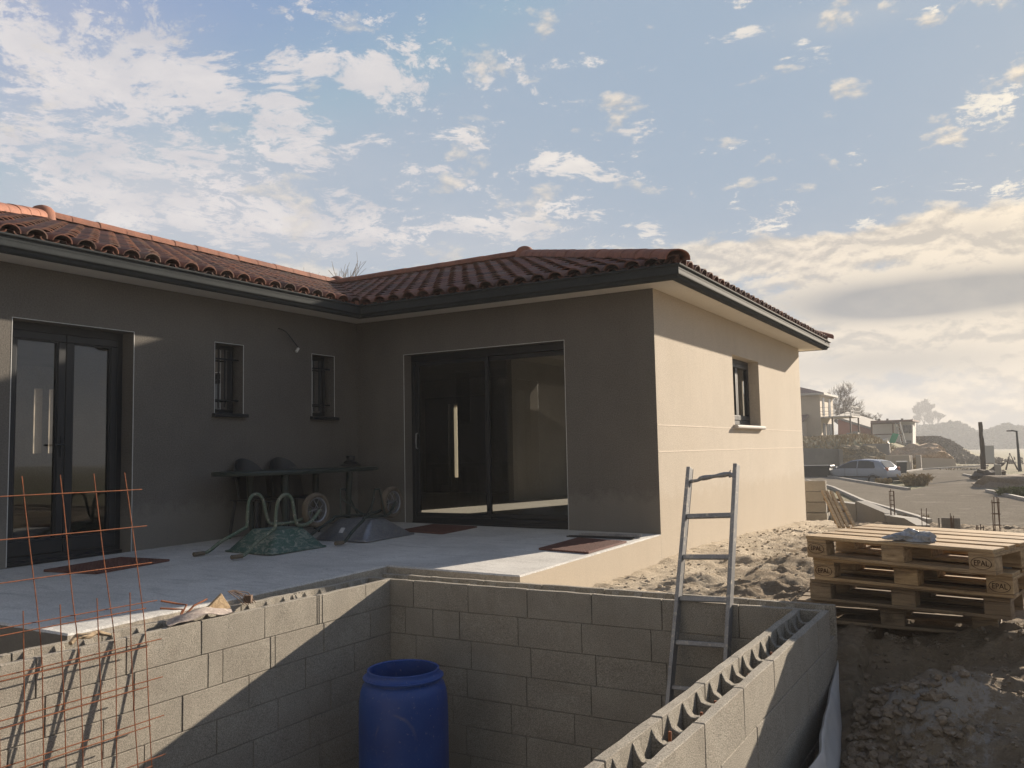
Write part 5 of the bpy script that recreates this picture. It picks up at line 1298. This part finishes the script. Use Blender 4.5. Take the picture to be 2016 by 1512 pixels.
# swing frame
fr = empty('hoist_frame', tuple(pt(1716, 873, 92)), label='rusty steel portal frame standing in front of the pale building', cat='frame'); o0 = pt(1716, 873, 92)
def ft(px, py, d=92): return pt(px, py, d)-o0
mb = MB(); mb.tube([ft(1717, 874), ft(1716, 832)], .12, 6); mb.build('post', M['rebar_dull'], fr)
mb = MB(); mb.tube([ft(1759, 873), ft(1758, 833)], .10, 6); mb.build('post', M['rebar_dull'], fr)
mb = MB(); mb.tube([ft(1777, 873), ft(1769, 832)], .08, 6); mb.build('post', M['rebar_dull'], fr)
mb = MB(); mb.tube([ft(1715, 834), ft(1771, 832)], .12, 6); mb.build('beam', M['rebar_dull'], fr)
mb = MB(); mb.tube([ft(1717, 856), ft(1778, 854)], .06, 6); mb.build('beam', M['rebar_dull'], fr)
ql = pt(1774, 873, 91); mb = MB()
mb.tube([(0, 0, 0), (-.55, .6, 2.3)], .05, 5); mb.tube([(.45, 0, 0), (-.1, .6, 2.3)], .05, 5)
for k in range(6): t = (k+.5)/6; mb.tube([(-.55*t, .6*t, 2.3*t), (.45-.55*t, .6*t, 2.3*t)], .035, 4)
tag(mb.build('ladder', M['alu'], loc=tuple(ql)), 'distant ladder leaning against the rusty frame', 'ladder')
q = pt(1759, 872, 90); mb = MB(); mb.extrude([(-.45, 0, 0), (.15, 0, 0), (.55, .1, .9), (.0, .1, 1.05), (-.15, .05, .8)], (0, .08, 0)); tag(mb.build('tarpaulin', M['green_sheet'], loc=tuple(q)), 'green sheet propped below the rusty frame', 'sheet')
# palletised bricks and rubble by the frame
for k, (x, y, s_, lb) in enumerate([(1680, 866, 1.4, 'stacked pale blocks in front of the brick red building'), (1733, 872, .7, 'white rubble heap under the rusty frame'), (1627, 866, .5, 'small pile of white bags at the foot of the balcony house')]):
    q = pt(x, y, 88)
    if k == 0:
        o = empty('block_pile', (q.x, q.y, q.z-.35), label=lb, cat='block pile')
        for j in range(3): mb = MB(); [mb.box((i*.28-.42, 0, .22+j*.36), (.26, .8, .30)) for i in range(4)]; mb.build('layer', M['kerb'], o)
        mb = MB(); mb.box((0, 0, 0), (1.3, 1, .14)); mb.build('pallet_base', M['wood_old'], o)
    else: blobby('rubble_heap', (q.x, q.y, q.z-.2), (s_*1.1, s_*.8, s_*.7), M['white_plastic'], lb, 'rubble', k+20, amp=.8, n=16)
# bank walls
def wall_px(P, bot, d0, d1, name, label, mat, th=.25):
    L = []
    for i, (x, y) in enumerate(P):
        d = d0+(d1-d0)*i/max(1, len(P)-1); q = pt(x, y, d); L.append((q.x, q.y, q.z, bot))
    return low_wall(L, name, label, mat, th)
wall_px([(1500, 880), (1657, 884), (1659, 884)], -1.6, 64, 62, 'retaining_wall', 'grey block retaining wall at the foot of the bank behind the car', M['grey_wall'])
wall_px([(1744, 896), (1792, 896)], -1.6, 63, 62, 'retaining_wall', 'short pink grey garden wall behind the car', M['beige_wall'])
wall_px([(1700, 874), (1752, 873)], -1.2, 74, 73, 'retaining_wall', 'dark stone terrace wall below the pale building', M['grey_wall'], .5)
wall_px([(1811, 901), (1878, 903)], -1.6, 66, 66, 'garden_wall', 'beige rendered garden wall right of the bank', M['beige_wall'])
for x, y, w, lb in ((1790, 897, .35, 'left concrete gate post beside the beige garden wall'), (1808, 896, .35, 'right concrete gate post beside the beige garden wall')):
    q = pt(x, y, 63); mb = MB(); mb.b2((-w/2, -w/2, -1.5-q.z), (w/2, w/2, 0)); tag(mb.build('gate_post', M['kerb'], loc=tuple(q), bevel=.02), lb, 'post')
# slanting soil planks / pale earth on bank: heap
for k, (x, y, d, sx, sy, sz, lb) in enumerate([(1690, 912, 66, 2.0, 1.6, 1.3, 'sunlit heap of brown earth on the bank above the car'), (1806, 905, 72, 2.5, 1.8, 1.15, 'pale orange earth heap above the garden wall')]):
    q = pt(x, y, d); o = blobby('earth_heap', (q.x, q.y, q.z-.3), (sx, sy, sz), M['straw_heap' if k == 0 else 'sand_heap'], lb, 'earth heap', k+31, n=40, amp=.45, detail=2.5)
# wheelie bin, skip
q = pt(1776, 926, 56); bn = empty('wheelie_bin', (q.x, q.y, -1.35), R(10), label='dark wheelie bin by the pinkish garden wall', cat='bin')
mb = MB(); mb.extrude([(-.22, -.28, 0), (.22, -.28, 0), (.29, -.36, .95), (-.29, -.36, .95)], (0, .58, 0)); mb.build('body', M['plastic_black'], bn); mb = MB(); mb.box((0, 0, .99), (.66, .8, .07)); mb.build('lid', M['white_plastic'], bn, bevel=.02)
q = pt(1592, 925, 52); mb = MB(); mb.b2((-1.3, 0, -1.3-q.z), (1.2, 1.2, .15)); mb.b2((-1.35, -.08, .15), (1.3, 1.3, .26)); tag(mb.build('site_chest', M['plastic_black'], loc=tuple(q), bevel=.03), 'dark site chest with a light lid peeping past the house corner', 'chest')
# pole, lamp, sign board, trestle, meter box
q0 = pt(1937, 932, 46); o = empty('utility_pole', (q0.x, q0.y, q0.z-.15), label='dark rough wooden pole at the road junction', cat='pole')
T = pt(1930, 829, 46)-q0; mb = MB(); n = 12
mb.tube([Vector((0, 0, 0))+(T*(i/n))+Vector((.03*vn((i*.9, 0, 0), 1, 2), 0, 0))+Vector((0, 0, .1)) for i in range(n+1)], [.145-.004*i+.03*vn((i*1.3, 1, 0), 1, 4) for i in range(n+1)], 8); mb.build('shaft', M['pole_wood'], o, smooth=True)
mb = MB(); mb.tube([(.1, 0, .1), (.8, .1, .62), (1.0, .1, .68)], [.10, .14, .04], 6); mb.build('brace', M['pole_wood'], o)
q0 = pt(2008, 925, 58); o = empty('street_lamp', (q0.x, q0.y, q0.z-.1), label='slim dark street lamp at the right edge of the road', cat='street lamp')
T = pt(2001, 845, 58)-q0; A2 = pt(1991, 844.5, 58)-q0; mb = MB(); mb.tube([(0, 0, 0), T*.45, T], [.13, .085, .06], 10); mb.build('post', M['alu_dark'], o, smooth=True)
mb = MB(); mb.tube([T-Vector((0, 0, .05)), A2], .05, 6); mb.build('arm', M['alu_dark'], o); mb = MB(); mb.box(A2+Vector((-.05, 0, -.03)), (.5, .22, .08)); mb.build('lamp_head', M['alu_dark'], o, bevel=.02)
q0 = pt(1946, 912, 62); mb = MB(); rot = Matrix.Rotation(R(30), 3, 'Z'); mb.box((0, 0, .65), (.9, .05, 1.25), rot); mb.box(rot@Vector((-.42, 0, -.1)), (.07, .07, 1.5)); mb.box(rot@Vector((.42, 0, -.1)), (.07, .07, 1.5)); tag(mb.build('sign_board', M['white_wall'], loc=tuple(q0)), 'pale site sign board standing behind the wooden pole', 'sign')
q0 = pt(1990, 925, 50); mb = MB(); mb.tube([(-.25, 0, 0), (0, 0, .95), (.35, 0, .0)], .05, 5); mb.tube([(-.25, .5, 0), (0, .5, .95), (.35, .5, .0)], .05, 5); mb.tube([(0, -.1, .93), (0, .6, .93)], .05, 5); tag(mb.build('trestle', M['pole_wood'], loc=tuple(q0)), 'small wooden trestle on the verge beside the street lamp', 'trestle')
q0 = pt(1966, 941, 42); mb = MB(); mb.box((0, 0, .25), (.28, .25, .85)); tag(mb.build('meter_box', M['kerb'], loc=tuple(q0), bevel=.02), 'stubby concrete meter box on the verge right of the wooden pole', 'meter box')
q0 = pt(1953, 938, 43); blobby('debris_heap', (q0.x, q0.y, q0.z-.15), (.9, .6, .35), M['pole_wood'], 'dark heap of debris at the foot of the wooden pole', 'debris', 50, amp=.7, n=24)
q0 = pt(2010, 950, 36); blobby('soil_heap', (q0.x+1.0, q0.y, q0.z-.5), (2.6, 1.8, .75), M['clod'], 'shaded soil heap at the right edge beyond the lane', 'soil heap', 51, amp=.4, n=30)

# ------------------------------------------------------------------ trees and plants
def bare_tree(loc, hgt, spread, label, seed, levels=5, r0=.12, group=None, upr=.75, tw=.5, nb=3, rmin=.012):
    rnd = random.Random(seed); root = empty('bare_tree', loc, label=label, cat='tree', group=group)
    tk = MB(); cr = MB()
    def grow(p, d, L, r, lev):
        steps = 3; pts = [p]; q = p.copy(); dd = d.copy()
        for i in range(steps):
            dd = (dd+Vector((rnd.uniform(-.18, .18), rnd.uniform(-.18, .18), rnd.uniform(-.02, .12)))).normalized(); q = q+dd*L/steps; pts.append(q.copy())
        (tk if lev < 2 else cr).tube(pts, [max(r*(1-.35*i/steps), rmin) for i in range(steps+1)], 6 if lev < 2 else (4 if lev < 4 else 3), False)
        if lev >= levels: return
        for k in range(nb+(lev > 0)+(lev > 2)):
            a = rnd.uniform(0, 2*math.pi); s = rnd.uniform(.35, .95)*spread
            nd = (dd*upr+Vector((math.cos(a), math.sin(a), rnd.uniform(-.05, .5)))*s).normalized()
            st = pts[-1].lerp(pts[1], rnd.random()*.75) if k else pts[-1]
            grow(st, nd, L*rnd.uniform(.6, .82), r*.58, lev+1)
    grow(Vector((0, 0, 0)), Vector((0, 0, 1)), hgt*.30, r0, 0)
    tk.build('trunk', M['bark'], root, smooth=True); cr.build('crown', M['twig'], root)
    return root
q = pt(1664, 830, 128); bare_tree((q.x, q.y, q.z-4.5), 11, .75, 'bare tree just right of the far balcony house', 3, r0=.2, rmin=.016)
q = pt(1684, 842, 126); bare_tree((q.x, q.y, q.z-4.0), 8.5, .8, 'small bare tree above the brick red building', 5, r0=.18, rmin=.016)
q = pt(1704, 848, 135); bare_tree((q.x, q.y, q.z-4.0), 9, 1.0, 'rounded bushy bare tree left of the pale building', 8, r0=.18, rmin=.022)
q = pt(1696, 845, 138); bare_tree((q.x, q.y, q.z-4.0), 7.5, 1.0, 'low bushy bare tree beside the rounded one', 9, r0=.18, rmin=.022)
q = pt(1657, 845, 122); bare_tree((q.x, q.y, q.z-2.0), 6, .9, 'low bare shrub behind the balcony of the far house', 10, r0=.15, rmin=.016)
q = pt(1822, 845, 590); bare_tree((q.x, q.y, q.z-5), 27, .62, 'tallest hazy bare poplar on the skyline', 11, r0=.6, upr=.95, rmin=.075, nb=3, levels=6)
q = pt(1845, 848, 592); bare_tree((q.x, q.y, q.z-5), 22, .66, 'shorter hazy bare poplar right of the tallest one', 12, r0=.6, upr=.95, rmin=.075, nb=3, levels=6)
q = pt(1805, 848, 594); bare_tree((q.x, q.y, q.z-4), 20, .75, 'spreading hazy bare tree left of the tall poplar', 13, r0=.5, upr=.85, rmin=.075)
bare_tree((-12.0, 14.2, -.6), 8.9, .6, 'leafless tree whose twig tips show above the roof valley', 21, r0=.12, upr=.95, rmin=.006)
# hazy wood on the skyline
def wood():
    rnd = random.Random(5); mb = MB()
    prof = [(1700, 868), (1780, 842), (1800, 843), (1815, 838), (1840, 836), (1856, 834), (1872, 829), (1890, 832), (1902, 838), (1912, 850), (1922, 848), (1935, 847), (1950, 845), (1960, 839), (1975, 835), (1985, 833), (1992, 839), (2010, 840), (2030, 842), (2150, 836), (2400, 838), (2900, 850)]
    for k in range(230):
        x = rnd.uniform(1700, 2500) if k > 60 else 1780+k*4.2; d = rnd.uniform(480, 560)
        y = lerp(x, prof)+rnd.uniform(-1, 4); top = pt(x, y, d); base = -4.6; hh = top.z-base; rad = rnd.uniform(4, 8)
        for j in range(150):
            t = rnd.random()**.7; a = rnd.uniform(0, 6.283); rr = rad*(math.sin(math.pi*min(1, .15+t*.85))**.6)*rnd.uniform(.6, 1.1)
            c = Vector((top.x+rr*math.cos(a), top.y+rr*math.sin(a)*.6, base+hh*t)); s_ = rnd.uniform(.6, 1.7)
            n1 = Vector([rnd.uniform(-1, 1) for _ in range(3)]).normalized(); n2 = n1.cross(Vector([rnd.uniform(-1, 1) for _ in range(3)])).normalized()
            mb.add([c-n1*s_, c+n2*s_*.7, c+n1*s_, c-n2*s_*.7], [(0, 1, 2, 3)])
    tag(mb.build('distant_wood', M['foliage_far']), 'long hazy belt of dark trees on the skyline', 'wood', kind='stuff')
wood()
def scrub(name, n, fn, mat, label, size, hgt, kind='stuff', cat='scrub', seed=1, wdt=.08):
    rnd = random.Random(seed); mb = MB()
    for i in range(n):
        p = fn(rnd)
        if p is None: continue
        h_ = hgt*rnd.uniform(.4, 1.1); a = rnd.uniform(0, 6.283); l = Vector((math.cos(a), math.sin(a), 0))*h_*rnd.uniform(.1, .8); w = Vector((-math.sin(a), math.cos(a), 0))*size*wdt
        mb.add([p-w, p+w, p+l*.5+Vector((0, 0, h_*.65))+w*.7, p+l*.5+Vector((0, 0, h_*.65))-w*.7, p+l+Vector((0, 0, h_*.85))], [(0, 1, 2, 3), (3, 2, 4)])
    o = mb.build(name, mat); tag(o, label, cat, kind=kind); return o
def f1(r):
    x = r.gauss(-5.5, 4.2); y = r.uniform(118, 168); return Vector((x, y, gh(x, y)-.1))
scrub('hill_brush', 9000, f1, M['brush'], 'brown winter brush covering the low hill by the road', 1.2, .75, seed=3, wdt=.18)
def f2(r):
    x = r.uniform(-14, 5); y = r.uniform(58, 84); return Vector((x, y, gh(x, y)-.03))
scrub('bank_grass', 7000, f2, M['straw'], 'dry grass on the far bank', .5, .45, seed=4, wdt=.12)
def roadside(px, py, z, n, rx, ry, h_, label, seed, mat=M['straw'], nm='dry_shrub'):
    c = onz(px, py, z); rnd = random.Random(seed); o = empty(nm, (c.x, c.y, z), label=label, cat='shrub'); mb = MB()
    for i in range(n):
        a = rnd.uniform(0, 6.283); q = rnd.random()**.5; p = Vector((rx*q*math.cos(a)*.5, ry*q*math.sin(a)*.5, 0)); d = Vector((math.cos(a)*rnd.random()*.7, math.sin(a)*rnd.random()*.7, 1)).normalized()*h_*rnd.uniform(.5, 1)
        m1 = p+d*.5+Vector((rnd.uniform(-.04, .04), rnd.uniform(-.04, .04), 0)); mb.tube([p, m1, p+d*1.0+Vector((rx*.15*math.cos(a), ry*.15*math.sin(a), 0))], [.008, .006, .003], 3, False)
        for k in range(4):
            e = m1+d*.4*rnd.random(); w = Vector([rnd.uniform(-1, 1) for _ in range(3)])*.09; v = Vector([rnd.uniform(-1, 1) for _ in range(3)])*.05; mb.add([e, e+w+v, e+w*1.4, e+w-v], [(0, 1, 2, 3)])
    mb.build('stems', mat, o)
roadside(1803, 956, -1.1, 240, 1.0, .8, .62, 'dry brown shrub at the tip of the verge between the lanes', 41)
roadside(1738, 953, -1.1, 60, .6, .5, .30, 'tuft of dry weeds in front of the rear wheel of the car', 44, M['straw'])
roadside(2008, 976, -1.1, 200, 1.5, 1.0, .35, 'green tuft on the verge at the right edge', 43, M['grass_green'])
# foreground clods, stones and straw
def clods():
    rnd = random.Random(9); mb = MB(); X0 = PX+PW+.2
    ico = []; bm = bmesh.new(); bmesh.ops.create_icosphere(bm, subdivisions=2, radius=1); vs0 = [v.co.copy() for v in bm.verts]; fs0 = [tuple(v.index for v in f.verts) for f in bm.faces]; bm.free()
    for i in range(3200):
        m_ = rnd.random()
        if m_ < .38: x = rnd.uniform(X0+.12, X0+1.5); y = rnd.uniform(-4.9, -2.6); s_ = rnd.uniform(.004, .013)*(1+1.5*(rnd.random() < .08))
        elif m_ < .55: x = X0+.16+abs(rnd.gauss(0, .22)); y = rnd.uniform(-4.9, -3.6); s_ = rnd.uniform(.010, .034)
        else: x = rnd.uniform(WX+.1, 7.4); y = rnd.uniform(-2.9, 6.5); s_ = rnd.uniform(.005, .018)
        if PX-.3 < x < X0+.03 and y < PY+.25: continue
        off = Vector((rnd.uniform(-50, 50), rnd.uniform(-50, 50), 0)); sc = Vector((rnd.uniform(.8, 1.4), rnd.uniform(.8, 1.2), rnd.uniform(.5, .9)))
        c = Vector((x, y, gh(x, y)+s_*.15)); rz_ = rnd.uniform(0, 6)
        rot = Matrix.Rotation(rz_, 3, 'Z'); vs = []
        for v in vs0:
            k = 1+.55*noise.noise(v*1.3+off)+.25*noise.noise(v*3.1+off); q_ = rot@Vector((v.x*sc.x*k, v.y*sc.y*k, v.z*sc.z*k))*s_; vs.append(c+q_)
        mb.add(vs, fs0, mi=1 if (x-WX < 1.5+.5*rnd.random() and y > -3) else 0)
    tag(mb.build('clods', [M['clod'], M['sand_clod']], smooth=False), 'loose clods and stones on the soil beside the pool', 'clods', kind='stuff')
clods()
def f3(r):
    if r.random() < .6: x = r.uniform(6.75, 8.6); y = r.uniform(-4.8, -1.5)
    else: x = r.uniform(4.9, 8); y = r.uniform(-2.9, 5)
    if vn((x, y, 0), 1.2, 8) < -.02: return None
    return Vector((x, y, gh(x, y)-.004))
scrub('straw_litter', 9000, f3, M['straw'], 'scattered straw and dead grass on the soil', .02, .035, seed=6, wdt=.09)
def f4(r):
    x = r.uniform(1.5, 5.5); y = r.uniform(8.5, 16.5)
    return Vector((x, y, gh(x, y)-.01))
scrub('rough_grass', 9000, f4, M['straw'], 'rough dry grass on the bank beyond the beige wall', .06, .12, seed=7, wdt=.12)
def f5(r):
    x = r.uniform(4.3, 5.8); y = r.uniform(9, 13); return Vector((x, y, gh(x, y)-.01)) if vn((x, y, 0), .8, 3) > 0 else None
scrub('green_grass', 4000, f5, M['grass_green'], 'green grass tufts behind the pallets', .05, .11, seed=8, wdt=.12)

# ------------------------------------------------------------------ neighbours outside the frame (seen in the panes)
def neighbour(x0, y0, x1, y1, z0_, z1_, lb, nm='house'):
    o = empty(nm, ((x0+x1)/2, (y0+y1)/2, z0_), label=lb, cat='house'); cx, cy = (x0+x1)/2, (y0+y1)/2
    mb = MB(); mb.b2((x0-cx, y0-cy, 0), (x1-cx, y1-cy, z1_-z0_)); mb.build('wall', M['beige_wall'], o)
    rf = MB(); a = z1_-z0_; e = .4; hx, hy = (x1-x0)/2+e, (y1-y0)/2+e; m_ = min(hx, hy); rx, ry = hx-m_, hy-m_
    rf.add([(-hx, -hy, a), (hx, -hy, a), (hx, hy, a), (-hx, hy, a), (-rx, -ry, a+m_*.33), (rx, ry, a+m_*.33)], [(0, 1, 5, 4), (1, 2, 5), (2, 3, 4, 5), (3, 0, 4), (3, 2, 1, 0)]); rf.build('roof', M['roof_far'], o)
neighbour(-22, -8, -14, 12, -1.0, 3.0, 'beige neighbouring house seen through the rear windows')
neighbour(-7, -34, 2, -22, -1.2, 3.4, 'neighbouring house mirrored in the sliding patio door')

# ------------------------------------------------------------------ haze
mb = MB(); mb.b2((-640, -70, -8), (640, 640, 34))
mt = bpy.data.materials.new('haze'); mt.use_nodes = True; t = mt.node_tree; t.nodes.remove(t.nodes['Principled BSDF'])
v = t.nodes.new('ShaderNodeVolumePrincipled'); v.inputs['Color'].default_value = (.92, .93, .94, 1); v.inputs['Density'].default_value = .0013; v.inputs['Anisotropy'].default_value = 0.0
t.links.new(v.outputs[0], t.nodes['Material Output'].inputs['Volume'])
tag(mb.build('haze', mt), 'thin morning haze over the valley', 'haze', kind='stuff')
